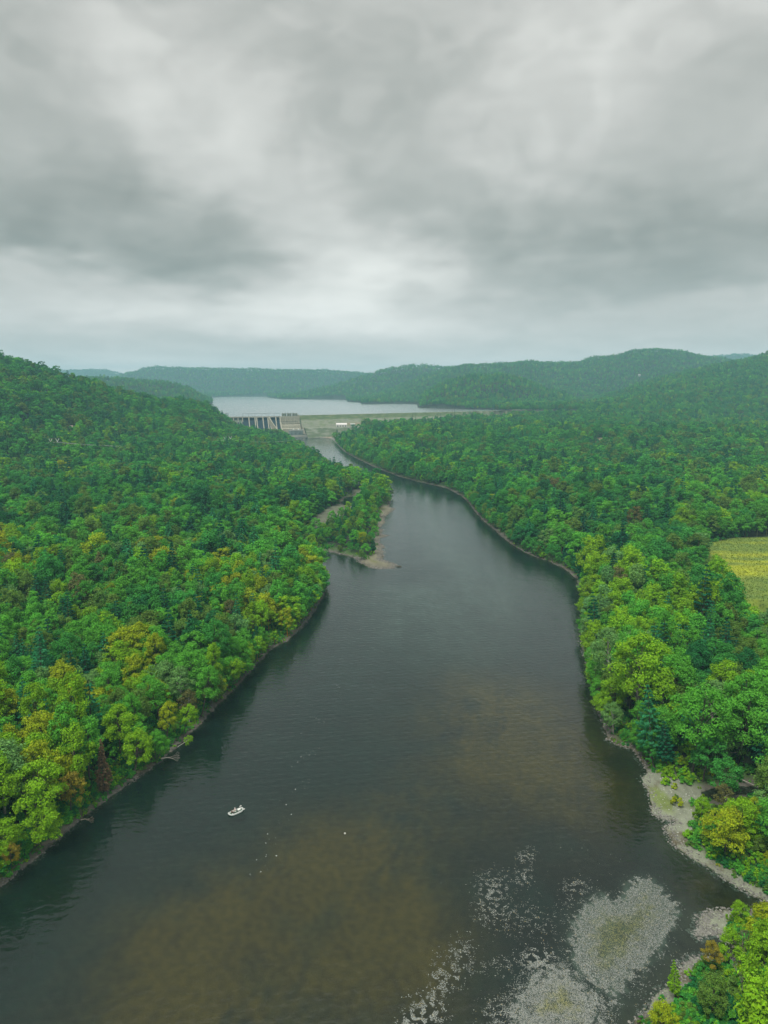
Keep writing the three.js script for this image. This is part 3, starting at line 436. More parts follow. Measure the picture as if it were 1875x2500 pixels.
// where a line of sight meets the land, or the tree tops when lift is their height
function hit(px, py, lift = 0, D0 = 150) { let p = at(px, py, D0); for (let D = D0; D < 9000; D *= 1.004) { p = at(px, py, D); if (p[1] < land(p[0], p[2]) + lift) break; } return [p[0], land(p[0], p[2]), p[2]]; }
const HOUSES = [hit(169, 1050, 3, 700), hit(1561, 920, 3, 1500)];
const spots = [];
{
  const r = mulberry(4242);
  const zones = [[70, 400, 7.0], [400, 1000, 8.8], [1000, 1700, 9.4], [1700, 2700, 10], [2700, 4800, 12], [4800, 9800, 19]];
  for (const [D0, D1, s] of zones) for (let D = D0; D < D1; D += s) {
    const w = 0.6 * D + 70; for (let x = -w; x < w; x += s) {
      const px = x + (r() - 0.5) * s * 0.95, pz = -(D + (r() - 0.5) * s * 0.95), k1 = r(), k2 = r(), k3 = r();
      const d = water(px, pz), l = -d; if (l < 1.1) continue;
      if (HOUSES.some((h) => Math.hypot(px - h[0], pz - h[2] - 6) < 13)) continue;
      if (D < 2700 && (dMeadow(px, pz) > -3 || dClearing(px, pz) > -4 || Math.max(dInlet(px, pz), dInlet2(px, pz)) > -3 || (D < 520 && px > 150 && (Math.max(dInlet(px - 6, pz - 13), dInlet2(px - 6, pz - 13)) > -3 || (dMeadow(px - 5, pz - 12) > 0 && k1 < 0.7))) || dChannel(px, pz) > -1)) continue;
      if (D > 1780 && dRes(px, pz) > -4) continue;
      const bars = D < 800 ? Math.max(dBar(px, pz), dBar2(px, pz), dBar3(px, pz), dSpitFlat(px, pz)) : -99;
      if (bars > (px < 20 && D > 400 ? -0.5 : -2.5) || (l < 3 && k1 < 0.35)) continue;
      if (D > 1620 && D < 2420) {
        const [u, v] = damUV(px, pz); if (u > -4 && u < CLEN + 60 && v > -20 && v < 66 + 20 * ss(90, 140, u)) continue;
        const [u2, v2] = earthUV(px, pz); if (u2 > -40 && v2 > -45 && v2 < (u2 > 250 ? 60 + 100 * ss(470, 280, u2) : 166) && u2 < ELEN + 60) continue;
        if (px > -180 && px < 170 && D > 1600 && D < 1760 && fbm(N1, px * 0.02, pz * 0.02, 2) < 0.15) continue;
        if (u > 95 && u < CLEN + 80 && v > 0 && v < 120 && px > -240) continue;
      }
      let spitTree = false, [kind, hue] = speciesAt(px, pz, l, r);
      let size = (0.8 + 0.38 * k2) * (l < 6 ? 0.8 : 1); if (D > 1500) size *= D > 4800 ? 1.2 : D > 2700 ? 0.92 : 0.9;
      size *= 1 + 0.22 * N3.noise(px * 0.009, pz * 0.009);
      // the low wooded spit
      if (px > -75 && px < 15 && D > 470 && D < 830 && dRiver(px, pz) > -45) { size *= D > 690 ? 0.85 : 0.52; spitTree = true; }
      if (D < 620 && px > 150 && dMeadow(px, pz) > -40) kind = 'broadleaf', hue = HUE[hue][1].includes('blue') ? 'mid' : hue;
      if (px < -50 && D > 950 && l < 70) size *= 0.8;
      if (spitTree && kind === 'broadleaf') hue = pick(r, [['fresh', 3], ['mid', 2], ['olive', 2], ['lime', 1.4]]);
      spots.push({ x: px, z: pz, D, d, l, kind, hue, size, turn: k3 * 6.283, k: k1, wide: D > 400 && D < 2700 ? 1.24 : 1 });
    }
  }
}
// the outermost trees lean over the water's edge
{
  const r = mulberry(777);
  for (const [line, p] of [[leftShore, 0.88], [rightShore, 0.88], [leftUp, 0.9]]) for (let i = 1; i < line.length; i++) {
    const [ax, az] = line[i - 1], [bx, bz] = line[i], n = Math.hypot(bx - ax, bz - az); for (let s = r() * 5; s < n; s += 3.4 + 2.2 * r()) {
      const t = s / n, sx = mix(ax, bx, t), sz = mix(az, bz, t), e = 2; if (r() > p || sz > -112 || (sx > 0 && sz > -165)) continue; const gx = water(sx + e, sz) - water(sx - e, sz), gz = water(sx, sz + e) - water(sx, sz - e), q = Math.hypot(gx, gz) || 1, off = 1.2 + 1.8 * r(), x = sx - gx / q * off, z = sz - gz / q * off, d = water(x, z), D = -z;
      if (d > -0.6 || (D < 800 && Math.max(dBar(x, z), dBar2(x, z), dBar3(x, z), dSpitFlat(x, z)) > -2) || (D > 1600)) continue;
      const [kind, hue] = speciesAt(x, z, -d, r); if (kind !== 'broadleaf') continue;
      spots.push({ x, z, D, d, l: -d, kind, hue, size: 0.42 + 0.45 * r() ** 1.4, turn: r() * 6.28, k: r(), lean: 0.12 + 0.22 * r() });
    }
  }
}
// trees that stand out: [sight line of the crown, kind, hue, size, label, lean towards the water, landmark phrase]
const MARKS = [
  [165, 2020, 'broadleaf', 'lime', 0.86, 'wide lime green maple leaning out over the dark water below the gravel edge', 0.3, 'lime maple leaning over the water', 4],
  [168, 1930, 'broadleaf', 'orange', 0.74, 'orange and gold tree on a bare slanting trunk above the lime leaning maple', 0.1, 'orange tree above the leaning maple', 5],
  [258, 1862, 'spruce', 'russet', 0.98, 'dying russet conifer with rusty needles near the lower river bank', 0, 'russet dying conifer', null],
  [405, 1758, 'broadleaf', 'yellow', 0.74, 'narrow golden yellow tree at the bank above the tree fallen into the river', 0.1, 'golden tree above the fallen tree', 3],
  [22, 1815, 'broadleaf', 'yellow', 0.82, 'yellow green tree cut by the frame edge above the lower gravel bank', 0, 'yellow tree at the frame edge', 5],
  [42, 2085, 'broadleaf', 'orange', 0.42, 'small orange topped tree beside the lowest gravel strip', 0.1, 'small orange tree', 2],
  [18, 2110, 'broadleaf', 'lime', 0.62, 'lime green tree in the lowest corner of the forested bank', 0.15, 'lime tree in the lowest corner', 3],
  [290, 1785, 'broadleaf', 'lime', 0.85, 'bright lime tree standing right behind the russet conifer', 0, 'lime tree behind the russet conifer', 1],
  [440, 1680, 'broadleaf', 'pale', 0.95, 'tall pale yellow-green tree with visible limbs on the left bank', 0, 'tall pale tree', 0],
  [365, 1830, 'broadleaf', 'lime', 0.9, 'broad lime tree bending over the water right of the russet conifer', 0.24, 'broad lime tree at the water', 2],
  [520, 1690, 'broadleaf', 'fresh', 0.95, 'rounded fresh green tree overhanging the river where the gravel strip ends', 0.22, 'rounded green tree overhanging the river', 6],
  [562, 1495, 'broadleaf', 'brown', 0.84, 'brownish thin tree showing a white trunk among the greens', 0, 'brownish white-trunked tree', 5],
  [617, 1530, 'broadleaf', 'lime', 0.66, 'pointed lime yellow tree next to the brownish white-trunked tree', 0, 'pointed lime tree', 3],
  [551, 1555, 'broadleaf', 'russet', 0.62, 'low russet tree under the brownish white-trunked tree', 0, 'low russet tree', 2],
  [470, 1418, 'broadleaf', 'yellow', 0.86, 'large golden yellow tree inside the left forest', 0, 'large golden forest tree', 1],
  [75, 1365, 'broadleaf', 'yellow', 0.8, 'lone yellow tree among dark pines inside the left forest', 0, 'lone yellow tree among pines', 3],
  [525, 1450, 'broadleaf', 'yellow', 0.82, 'yellow-green tree just below the large golden forest tree', 0, 'yellow-green tree below the golden one', 0],
  [555, 1413, 'broadleaf', 'brown', 0.8, 'brown headed tree to the right of the large golden forest tree', 0, 'brown headed tree', 6],
  [610, 1440, 'broadleaf', 'lime', 0.86, 'spreading lime tree near the cove behind the gravel spit', 0, 'spreading lime tree near the cove', 1],
  [425, 1385, 'broadleaf', 'lime', 0.8, 'lime topped tree up the slope from the large golden forest tree', 0, 'lime topped tree on the slope', 2],
  [350, 1375, 'broadleaf', 'lime', 0.8, 'round lime crown deep in the left forest slope', 0, 'round lime crown', 4],
  [460, 1720, 'broadleaf', 'brown', 0.72, 'brown leaved tree behind the golden tree near the bank', 0, 'brown tree near the bank', 5],
  [100, 1600, 'pine', 'pinelight', 1.05, 'largest layered white pine standing high over the left bank trees', 0, 'largest layered pine', 2],
  [60, 1720, 'pine', 'pinelight', 0.98, 'layered pine with tiered boughs below the largest pine', 0, 'tiered pine', 0],
  [285, 1500, 'pine', 'pine', 1.0, 'tall dark pine with drooping tiers at mid slope', 0, 'tall dark pine', 1],
  [1425, 1445, 'broadleaf', 'lime', 0.95, 'tall yellow-green tree at the corner of the right bank over the water', 0.1, 'corner tree of the right bank', 3],
  [1445, 1525, 'broadleaf', 'pale', 0.85, 'pale tree with whitish crown over the right bank water', 0.1, 'pale whitish right-bank tree', 4],
  [1470, 1480, 'broadleaf', 'lime', 0.85, 'yellowish lime tree behind the corner of the right bank', 0, 'yellowish right-bank tree', 1],
  [1650, 1490, 'broadleaf', 'orange', 0.45, 'small orange crown in the middle of the right wood', 0, 'small orange crown', 2],
  [1680, 1462, 'broadleaf', 'russet', 0.45, 'small russet crown above the orange one in the right wood', 0, 'small russet crown', 4],
  [1655, 1560, 'pine', 'pinelight', 1.0, 'tiered blue-green pine in the middle of the right wood', 0, 'tiered pine of the right wood', 1],
  [1640, 1640, 'broadleaf', 'lime', 0.6, 'narrow lime tree in the hollow behind the right bank', 0, 'narrow lime tree in the hollow', 3],
  [1540, 1690, 'broadleaf', 'lime', 0.8, 'lime green tree with a dead bare trunk at its side', 0, 'lime tree by the bare trunk', 0],
  [1740, 1740, 'broadleaf', 'pale', 1.08, 'large pale feathery willow rising above the muddy slough', 0, 'large pale willow', 1],
  [1775, 1820, 'broadleaf', 'pale', 0.8, 'drooping pale tree under the large pale willow', 0, 'drooping pale tree', 4],
  [1500, 1745, 'broadleaf', 'pale', 0.7, 'pale green shoreline tree at the bulge of the right bank', 0.1, 'pale shoreline tree at the bulge', 2],
  [1765, 1945, 'broadleaf', 'brown', 0.5, 'small tan leaved tree beside the slough', 0, 'small tan tree', 5],
  [1840, 1985, 'broadleaf', 'yellow', 0.5, 'small golden tree in the thicket above the gravel point', 0, 'small golden thicket tree', 3],
  [1715, 1968, 'broadleaf', 'lime', 0.4, 'little lime tree at the tip of the thicket by the pale gravel', 0, 'little lime tree by the gravel', 2],
  [1738, 2340, 'broadleaf', 'orange', 0.42, 'narrow orange tree among the limes at the lowest right inlet', 0, 'narrow orange tree by the inlet', 3],
  [1780, 2300, 'broadleaf', 'lime', 0.5, 'bright lime tree leaning over the black inlet', 0.1, 'lime tree over the inlet', 2],
  [1640, 2375, 'pine', 'lime', 0.36, 'pointed yellow-green young pine over the water at the lowest right', 0.1, 'pointed young pine', 0],
  [1810, 2225, 'broadleaf', 'lime', 0.36, 'small lime tree leaning over the inlet mouth', 0.1, 'small lime tree at the inlet mouth', 4],
  [1620, 2490, 'broadleaf', 'yellow', 0.5, 'golden bush-like tree at the lower frame edge by the river', 0, 'golden tree at the lower edge', 2],
  [1740, 2440, 'broadleaf', 'olive', 0.58, 'olive crown in the middle of the lower right tree group', 0, 'olive crown of the lower group', 0],
  [888, 1310, 'broadleaf', 'yellow', 0.72, 'yellowish tree at the downstream end of the wooded spit', 0, 'yellowish tree on the spit', 4],
  [848, 1282, 'broadleaf', 'lime', 0.62, 'lime and gold tree in the middle of the wooded spit', 0, 'lime tree on the spit', 2],
];
const byMark = [];
for (const [px, py, kind, hue, size, label, lean, phrase, shape] of MARKS) {
  const H = { broadleaf: 17, pine: 24, spruce: 17 }[kind] * size; let y = 3;
  let p; for (let i = 0; i < 4; i++) { p = gp(px, py, y + H * 0.6); y = land(p[0], p[1]); y = Math.max(0.5, y); }
  let [x, z] = p; for (let i = 0; i < 12 && water(x, z) > -2; i++) { const e = 1.5, gx = water(x + e, z) - water(x - e, z), gz = water(x, z + e) - water(x, z - e), q = Math.hypot(gx, gz) || 1; x -= gx / q * 1.2; z -= gz / q * 1.2; }
  for (let i = spots.length - 1; i >= 0; i--) { const s = spots[i]; const q = Math.hypot(s.x - x, s.z - z); if (q < 2.2 + 2.6 * size || (q < 9 && s.z > z && Math.abs(s.x - x) < 4.5 && s.D < 420)) spots.splice(i, 1); }
  const s = { x, z, D: -z, d: water(x, z), l: -water(x, z), kind, hue, size, turn: px * 0.7, k: 0.5, label, lean, phrase, mark: true, shape };
  byMark.push(s); spots.push(s);
}
for (const s of spots) s.y = land(s.x, s.z, s.d);
// leave out what stands wholly behind other trees or hills
spots.sort((a, b) => a.D - b.D);
{
  const bins = new Float32Array(1400).fill(-1e9), B = (t) => clamp(Math.floor((t + 0.7) * 1000), 0, 1399);
  for (const s of spots) {
    const h = ({ broadleaf: 18, pine: 24, spruce: 17 }[s.kind]) * s.size, top = (s.y + h + 3 - EYE) / s.D, w = 3.5 * s.size / s.D, b0 = B((s.x / s.D) - w), b1 = B((s.x / s.D) + w);
    let seen = false; for (let b = b0; b <= b1; b++) if (top > bins[b]) seen = true;
    s.seen = seen || s.D < 260; const cover = (s.y + h * 0.7 - EYE) / s.D;
    for (let b = b0; b <= b1; b++) if (cover > bins[b]) bins[b] = cover;
    const [px, py] = project(s.x, s.y + h * 0.55, s.z); s.px = px; s.py = py; s.h = h; s.in = px > -25 && px < 1900 && py < 2560;
  }
}
const shown = spots.filter((s) => s.seen);
// the nearest of each kind stand as trees of their own
const LIMIT = { broadleaf: 270, pine: 70, spruce: 12 }, own = [], rest = [];
{ const used = { broadleaf: 0, pine: 0, spruce: 0 }; for (const s of shown) if (s.mark) used[s.kind]++;
  for (const s of shown) if (s.mark || (s.in && s.D < 420 && used[s.kind] < LIMIT[s.kind] && ++used[s.kind])) own.push(s); else rest.push(s); }

// labels: by look, and by the nearest tree that stands out
const KINDWORD = { broadleaf: 'broadleaf tree', pine: 'pine', spruce: 'narrow conifer' };
const ORD = ['nearest', 'second', 'third', 'fourth', 'fifth', 'sixth', 'seventh', 'eighth', 'ninth', 'tenth', 'eleventh', 'twelfth', 'thirteenth', 'fourteenth', 'fifteenth', 'sixteenth', 'seventeenth', 'eighteenth'];
{
  const lists = new Map();
  for (const s of own) {
    if (s.mark) continue;
    let best = null, bd = 1e9; for (const m of byMark) { const d = Math.hypot((m.px - s.px), (m.py - s.py)); if ((m.x < 0) === (s.x < 0) && d < bd) { bd = d; best = m; } }
    const dx = s.px - best.px, dy = s.py - best.py, dir = Math.abs(dx) > Math.abs(dy) ? (dx < 0 ? 'left of' : 'right of') : (dy < 0 ? 'above' : 'below');
    const key = [HUE[s.hue][1], KINDWORD[s.kind], dir, best.phrase].join('|'); s.rank = bd; if (!lists.has(key)) lists.set(key, []); lists.get(key).push(s);
  }
  for (const [key, list] of lists) { const [hue, kind, dir, phrase] = key.split('|'); list.sort((a, b) => a.rank - b.rank).forEach((s, i) => { s.label = `${list.length > 1 ? (ORD[i] || 'farther') + ' ' : ''}${hue} ${kind} ${dir} the ${phrase}`; }); }
}
const leafMats = {}; for (const k in HUE) leafMats[k] = leafMat(HUE[k][0]);
const TREENAME = { broadleaf: 'broadleaf_tree', pine: 'pine_tree', spruce: 'spruce_tree' };
for (const s of own) {
  const set = NEAR[s.kind], proto = set[s.shape != null ? s.shape % set.length : Math.floor(s.k * 997) % set.length];
  const g = thing(TREENAME[s.kind], s.label, s.kind === 'broadleaf' ? 'tree' : s.kind === 'pine' ? 'pine tree' : 'conifer', [s.x, s.y, s.z], s.turn, s.kind === 'broadleaf' ? 'broadleaf trees of the river banks' : s.kind === 'pine' ? 'pines of the river banks' : 'narrow conifers of the river banks');
  g.scale.setScalar(s.size); g.scale.x *= 0.86 + 0.32 * ((s.k * 17) % 1); g.scale.z *= 0.86 + 0.32 * ((s.k * 29) % 1); g.scale.y *= 0.84 + 0.36 * ((s.k * 37) % 1);
  const e = 2, gx = water(s.x + e, s.z) - water(s.x - e, s.z), gz = water(s.x, s.z + e) - water(s.x, s.z - e), q = Math.hypot(gx, gz) || 1, lean = s.lean ?? (s.l < 9 ? 0.12 : 0.02);
  const tilt = new THREE.Quaternion().setFromAxisAngle(new THREE.Vector3(gz / q, 0, -gx / q), lean); g.quaternion.premultiply(tilt);
  part('trunk', proto.trunk, s.hue === 'brown' || s.hue === 'pale' ? PALEBARK : BARK, g); part('crown', proto.crown, leafMats[s.hue], g);
}
// all the others: one wood for each kind
const dummy = new THREE.Object3D();
function scatter(name, list, kind, parent) {
  const levels = new Map();
  for (const s of list) { const lv = s.D < 760 ? 1 : s.D < 2400 ? 2 : 3, set = FARK[lv][kind] || FARK[lv].pine, i = Math.floor(s.k * 991) % set.length, key = lv * 10 + i; if (!levels.has(key)) levels.set(key, [set[i], []]); levels.get(key)[1].push(s); }
  for (const [, [proto, items]] of levels) {
    const m = new THREE.InstancedMesh(proto.geo, leafAny, items.length); m.name = name; m.castShadow = m.receiveShadow = true;
    items.forEach((s, i) => {
      dummy.position.set(s.x, s.y - 0.3, s.z); dummy.rotation.set((s.k - 0.5) * 0.12, s.turn, ((s.k * 7) % 1 - 0.5) * 0.12); dummy.scale.setScalar(s.size * (kind === 'shrub' ? 1 : 1)); if (s.wide) { dummy.scale.x *= s.wide; dummy.scale.z *= s.wide; } dummy.scale.y *= 0.78 + 0.45 * ((s.k * 53) % 1); dummy.updateMatrix(); m.setMatrixAt(i, dummy.matrix);
      const c = HUE[s.hue][0], v = 0.8 + 0.4 * ((s.k * 131) % 1), w = 0.88 + 0.22 * ((s.k * 71) % 1); m.setColorAt(i, rgb([c[0] * v * w, c[1] * v, c[2] * v * (2 - w)]));
    });
    parent.add(m);
  }
}
const leafAny = leafMat();
for (const [kind, name, label] of [['broadleaf', 'broadleaf_forest', 'unbroken broadleaf wood covering both valley sides and the hills'], ['pine', 'pine_forest', 'darker pines mixed through the woods of the valley and hills'], ['spruce', 'spruce_forest', 'narrow pointed conifers scattered through the far woods']]) {
  const g = new THREE.Group(); g.name = name; scene.add(g); tag(g, label, 'forest', null, 'stuff'); scatter('tree_mass', rest.filter((s) => s.kind === kind), kind, g);
}
{ // undergrowth and bushes that fill the gaps and the edges of the banks
  const r = mulberry(99), list = [];
  for (let i = 0; i < 26000; i++) {
    const D = 112 + 800 * r() ** 1.6, x = (r() * 2 - 1) * (0.56 * D + 20), z = -D, d = water(x, z), l = -d; if (l < 0.7 || l > 170) continue;
    if (dMeadow(x, z) > -1 || dChannel(x, z) > 0) continue;
    const bars = Math.max(dBar(x, z), dBar2(x, z), dBar3(x, z)), sp = dSpitFlat(x, z); if ((bars > 0.5 && (l < 5 || r() < 0.6)) || (sp > 0 && r() < 0.97) || (sp > -2 && l < 3)) continue;
    const edge = l < 12; list.push({ x, z, D, y: land(x, z, d), kind: 'shrub', hue: pick(r, D < 225 && x > 68 && bars > -14 ? [['lime', 3], ['fresh', 2], ['olive', 2], ['yellow', 0.5]] : edge ? [['mid', 3], ['fresh', 2], ['lime', 1.2], ['olive', 1.6], ['dark', 1]] : [['dark', 4], ['mid', 3], ['fresh', 1]]), size: (bars > -3 ? 0.55 : edge ? 0.5 : 0.9) * (0.6 + 0.7 * r()) * (l < 4 ? 0.5 : 1), turn: r() * 6.28, k: r() });
  }
  for (const line of [leftShore, rightShore]) for (let i = 0; i < 9000; i++) { // brush on the banks themselves
    const k = Math.floor(r() * (line.length - 1)), t = r(), x = mix(line[k][0], line[k + 1][0], t) + (r() - 0.5) * 22, z = mix(line[k][1], line[k + 1][1], t) + (r() - 0.5) * 22, d = water(x, z), l = -d, D = -z;
    if (l < 0.9 || l > 11 || D > 620 || D < 112 || (l < 2.6 && r() < 0.6) || Math.max(dBar(x, z), dBar2(x, z), dBar3(x, z), dSpitFlat(x, z)) > -1) continue;
    list.push({ x, z, D, y: land(x, z, d), kind: 'shrub', hue: pick(r, [['mid', 3], ['fresh', 2], ['lime', 1], ['olive', 2], ['dark', 2]]), size: (0.16 + 0.4 * r() ** 1.5) * (l < 3 ? 0.6 : 1), turn: r() * 6.28, k: r() });
  }
  const g = new THREE.Group(); g.name = 'undergrowth'; scene.add(g); tag(g, 'low green undergrowth along the banks and under the trees', 'undergrowth', null, 'stuff'); scatter('bush_mass', list.filter((s) => s.D < 620), 'shrub', g);
  const far = list.filter((s) => s.D >= 620); for (const s of far) s.D = 600; scatter('bush_mass', far, 'shrub', g);
}
renderer.setSize?.(768, 1024);
// ------------------------------------------------------------------ the dam
const stain = noiseTexture(256, (u, v) => { const k = 255 * clamp(0.74 + 0.3 * torus(N1, u, v, 1.3) + 0.22 * N2.noise(u * 60, 0) * 0 + 0.25 * torus(N3, u, v * 0.5, 3.5) + 0.14 * torus(N2, u, v, 9), 0.35, 1); return [k, k * 0.985, k * 0.95]; }, 0.045), CONCRETE = matte([0.42, 0.4, 0.31], 0.9, { map: stain }), PALECON = matte([0.5, 0.49, 0.4], 0.9, { map: stain }), GATE = matte([0.003, 0.022, 0.035], 0.9), WETCON = matte([0.13, 0.16, 0.12], 0.8), STEEL = matte([0.11, 0.12, 0.11], 0.6), GLASSY = matte([0.03, 0.05, 0.055], 0.3), DARKWOOD = matte([0.05, 0.045, 0.035], 0.9);
function slab(profile, w, x0) { // a wall of that side view (away from the crest, height), w thick along the crest
  const s = new THREE.Shape(); profile.forEach(([v, y], i) => (i ? s.lineTo(v, y) : s.moveTo(v, y)));
  return new THREE.ExtrudeGeometry(s, { depth: w, bevelEnabled: false }).rotateY(-Math.PI / 2).translate(x0 + w, 0, 0);
}
const damTurn = Math.atan2(-CDIR[1], CDIR[0]);
const uAt = (px) => { let lo = -50, hi = CLEN + 40; for (let i = 0; i < 40; i++) { const m = (lo + hi) / 2, x = CL[0] + CDIR[0] * m, z = CL[1] + CDIR[1] * m; if (CX + FPX * x / -z * 1.0 / 1.0 < px) lo = m; else hi = m; } return (lo + hi) / 2; };
{
  const dam = thing('concrete_dam', 'pale concrete spillway dam with dark gates between sloping piers', 'dam', [CL[0], 0, CL[1]], damTurn);
  const uEnd = uAt(685), deckTop = 47.4;
  part('deck', mergeGeometries([box(uEnd + 12, 1.5, 9, uEnd / 2 - 6, deckTop - 0.75, 0), box(uEnd + 12, 0.9, 0.3, uEnd / 2 - 6, deckTop + 0.45, 4.2)]), PALECON, dam);
  part('weir_wall', slab([[-8, -4], [-8, 40], [0, 41], [6, 36], [34, 4], [40, -4]], uEnd + 10, -8), GATE, dam);
  const piers = [562, 572.5, 583.5, 594.5, 609.5, 624.2, 628.5, 643.5, 655.3, 660.5, 674.5].map(uAt);
  piers.forEach((u, i) => part('pier', slab(i < 4 ? [[-7, 0], [-7, 46], [4, 46], [6, 40], [9, 24], [9, 0]] : [[-7, 0], [-7, 46], [5, 46], [8, 40], [20, 22], [34, 6], [34, 0]], i < 4 ? 2.0 : 2.2, u - 1), PALECON, dam));
  const bays = [...piers, uEnd];
  for (let i = 0; i < bays.length - 1; i++) {
    const a = bays[i] + 1.2, b = bays[i + 1] - 1.2; if (b - a < 3) continue;
    const m = i < 3 ? WETCON : GATE, g = [box(b - a, 12, 0.8, (a + b) / 2, 39.5, 1.5)];
    if (i < 3) g.push(slab([[1, 4], [1, 40], [5, 37.6], [9, 33], [36, 4]], b - a, a)); else { for (const y of [36, 39.5, 43]) g.push(box(b - a, 0.5, 0.6, (a + b) / 2, y, 2.1)); g.push(slab([[1, 4], [1, 36], [6, 35], [12, 27], [33, 5], [33, 4]], b - a, a)); }
    part('gate', mergeGeometries(g.map((q) => { const n = q.index ? q.toNonIndexed() : q; return n; })), m, dam);
  }
  const tb = damUV(...gp(689, 1066)), ta = [uAt(656), 6], len = Math.hypot(tb[0] - ta[0], tb[1] - ta[1]);
  const wall = slab([[0, 0], [0, 47], [6, 46], [len * 0.3, 34], [len, 1.5], [len, -2]], 2.6, -1.3); wall.rotateY(Math.atan2(tb[0] - ta[0], tb[1] - ta[1])).translate(ta[0], 0, ta[1]); part('training_wall', wall, CONCRETE, dam);
  const low = slab([[20, 0], [20, 22], [26, 21], [48, 3], [48, 0]], 2, uAt(668)); part('divider_wall', low, PALECON, dam);
  const p0 = uAt(595), p1 = uAt(684); const posts = [595, 609.5, 625, 641, 652, 658, 672, 684].map(uAt);
  for (const u of posts) part('mast', box(0.4, 8.2, 0.4, u, deckTop + 4.1, -2), STEEL, dam);
  part('overhead_beam', box(p1 - p0, 0.55, 0.5, (p0 + p1) / 2, deckTop + 8.2, -2), STEEL, dam);
  part('guard_rail', mergeGeometries([box(p0, 0.16, 0.14, p0 / 2, deckTop + 2.2, 4), ...[0, 8, 16, 24, 30].map((u) => box(0.14, 2.2, 0.14, u, deckTop + 1.1, 4))]), STEEL, dam);
  const crane = thing('gantry_frame', 'dark square gantry frame standing on the far end of the dam deck', 'gantry', [CL[0] + CDIR[0] * uAt(557), deckTop, CL[1] + CDIR[1] * uAt(557)], damTurn);
  part('post', box(0.8, 9.5, 0.8, -3.3, 4.75, 0), STEEL, crane); part('post', box(0.8, 9.5, 0.8, 3.3, 4.75, 0), STEEL, crane); part('crossbeam', box(7.4, 0.9, 0.9, 0, 9.9, 0), STEEL, crane);
  // intake and powerhouse
  const u0 = uEnd, u1 = uAt(732), intake = thing('intake_block', 'tall stained concrete intake wall between the gates and the green embankment', 'dam wall', [CL[0], 0, CL[1]], damTurn);
  part('wall', slab([[-9, -4], [-9, 47], [7, 47], [8, 33], [13, 32.4], [13, 27], [18, 25.5], [20, 19], [26, 17], [28, -4]], u1 - u0, u0), CONCRETE, intake);
  part('parapet', box(u1 - u0, 1.1, 0.5, (u0 + u1) / 2, 47.55, 6.6), PALECON, intake);
  part('gallery', mergeGeometries([box(u1 - u0 - 8, 0.5, 1.6, (u0 + u1) / 2 - 2, 33.3, 9.6), ...Array.from({ length: 14 }, (_, i) => box(0.3, 2.4, 0.3, u0 + 4 + i * (u1 - u0 - 12) / 13, 34.5, 10.2))]), STEEL, intake);
  for (let i = 0; i < 5; i++) part('buttress', slab([[6, 20], [6, 46.4], [7.8, 46.4], [9.4, 32], [14.5, 26], [14.5, 20]], 1.4, u0 + 1 + i * (u1 - u0 - 3.4) / 4), PALECON, intake);
  part('tower', box(5.5, 4.2, 9, u1 - 2.6, 49.2, -1), CONCRETE, intake);
  part('side_wall', slab([[6, -2], [6, 34], [14, 31], [28, 23], [62, 3], [66, -2]], 2.4, u1 + 3), PALECON, intake);
  part('left_slope', slab([[7.5, -2], [7.5, 46], [14, 34], [26, 24], [52, 6], [56, -2]], 3.6, u0 - 2), CONCRETE, intake);
  [[690, 701], [702.6, 713.4], [715, 727.6]].forEach(([a, b], i) => {
    const ua = uAt(a), ub = uAt(b), um = (ua + ub) / 2, h = thing('gate_house', ['first grey gate house on top of the intake wall, nearest the spillway', 'middle grey gate house of three on top of the intake wall', 'third grey gate house on the intake wall, nearest the embankment'][i], 'gate house', [CL[0] + CDIR[0] * um, 47.2, CL[1] + CDIR[1] * um], damTurn, 'gate houses on the intake wall');
    const m = matte([0.23, 0.26, 0.2], 0.9); part('wall', box(ub - ua - 1, 7.4, 8, 0, 3.7, 0), m, h); part('roof', box(ub - ua - 0.4, 0.5, 8.6, 0, 7.65, 0), matte([0.2, 0.22, 0.18]), h);
    for (const q of [-0.3, 0.3]) part('vent', box(2.2, 1.7, 2.4, q * (ub - ua), 8.7, 0), m, h);
    for (const q of [-0.25, 0.25]) part('window', box(1.6, 3.2, 0.2, q * (ub - ua), 4, 4.08), GLASSY, h);
  });
  const a = damUV(...gp(705, 1066)), b = damUV(...gp(741, 1066)), w = b[0] - a[0], vf = (a[1] + b[1]) / 2;
  const wx = CL[0] + CDIR[0] * (a[0] + w / 2) - CDIR[1] * (vf - 8), wz = CL[1] + CDIR[1] * (a[0] + w / 2) + CDIR[0] * (vf - 8);
  const ph = thing('powerhouse', 'low powerhouse with a row of tall dark windows at the foot of the intake wall', 'building', [wx, 0, wz], damTurn);
  part('wall', box(w, 16.6, 15, 0, 7, 0), PALECON, ph); part('roof', box(w + 1, 0.7, 16.2, 0, 15.7, 0), matte([0.3, 0.33, 0.3]), ph); part('base', box(w + 2, 5.2, 16.4, 0, 0.4, 0), matte([0.3, 0.27, 0.22]), ph);
  for (let i = 0; i < 11; i++) part('pillar', box(1.1, 11, 1.2, -w / 2 + 0.8 + i * (w - 1.6) / 10, 8.6, 7.9), matte([0.34, 0.42, 0.39]), ph);
  for (let i = 0; i < 10; i++) { const f = part('window', box((w - 1.6) / 10 - 1.3, 10, 0.3, -w / 2 + 0.8 + (i + 0.5) * (w - 1.6) / 10, 8.4, 7.7), GLASSY, ph); part('transom', box((w - 1.6) / 10 - 1.3, 0.35, 0.24, -w / 2 + 0.8 + (i + 0.5) * (w - 1.6) / 10, 10.6, 7.9), matte([0.3, 0.35, 0.33]), f); }
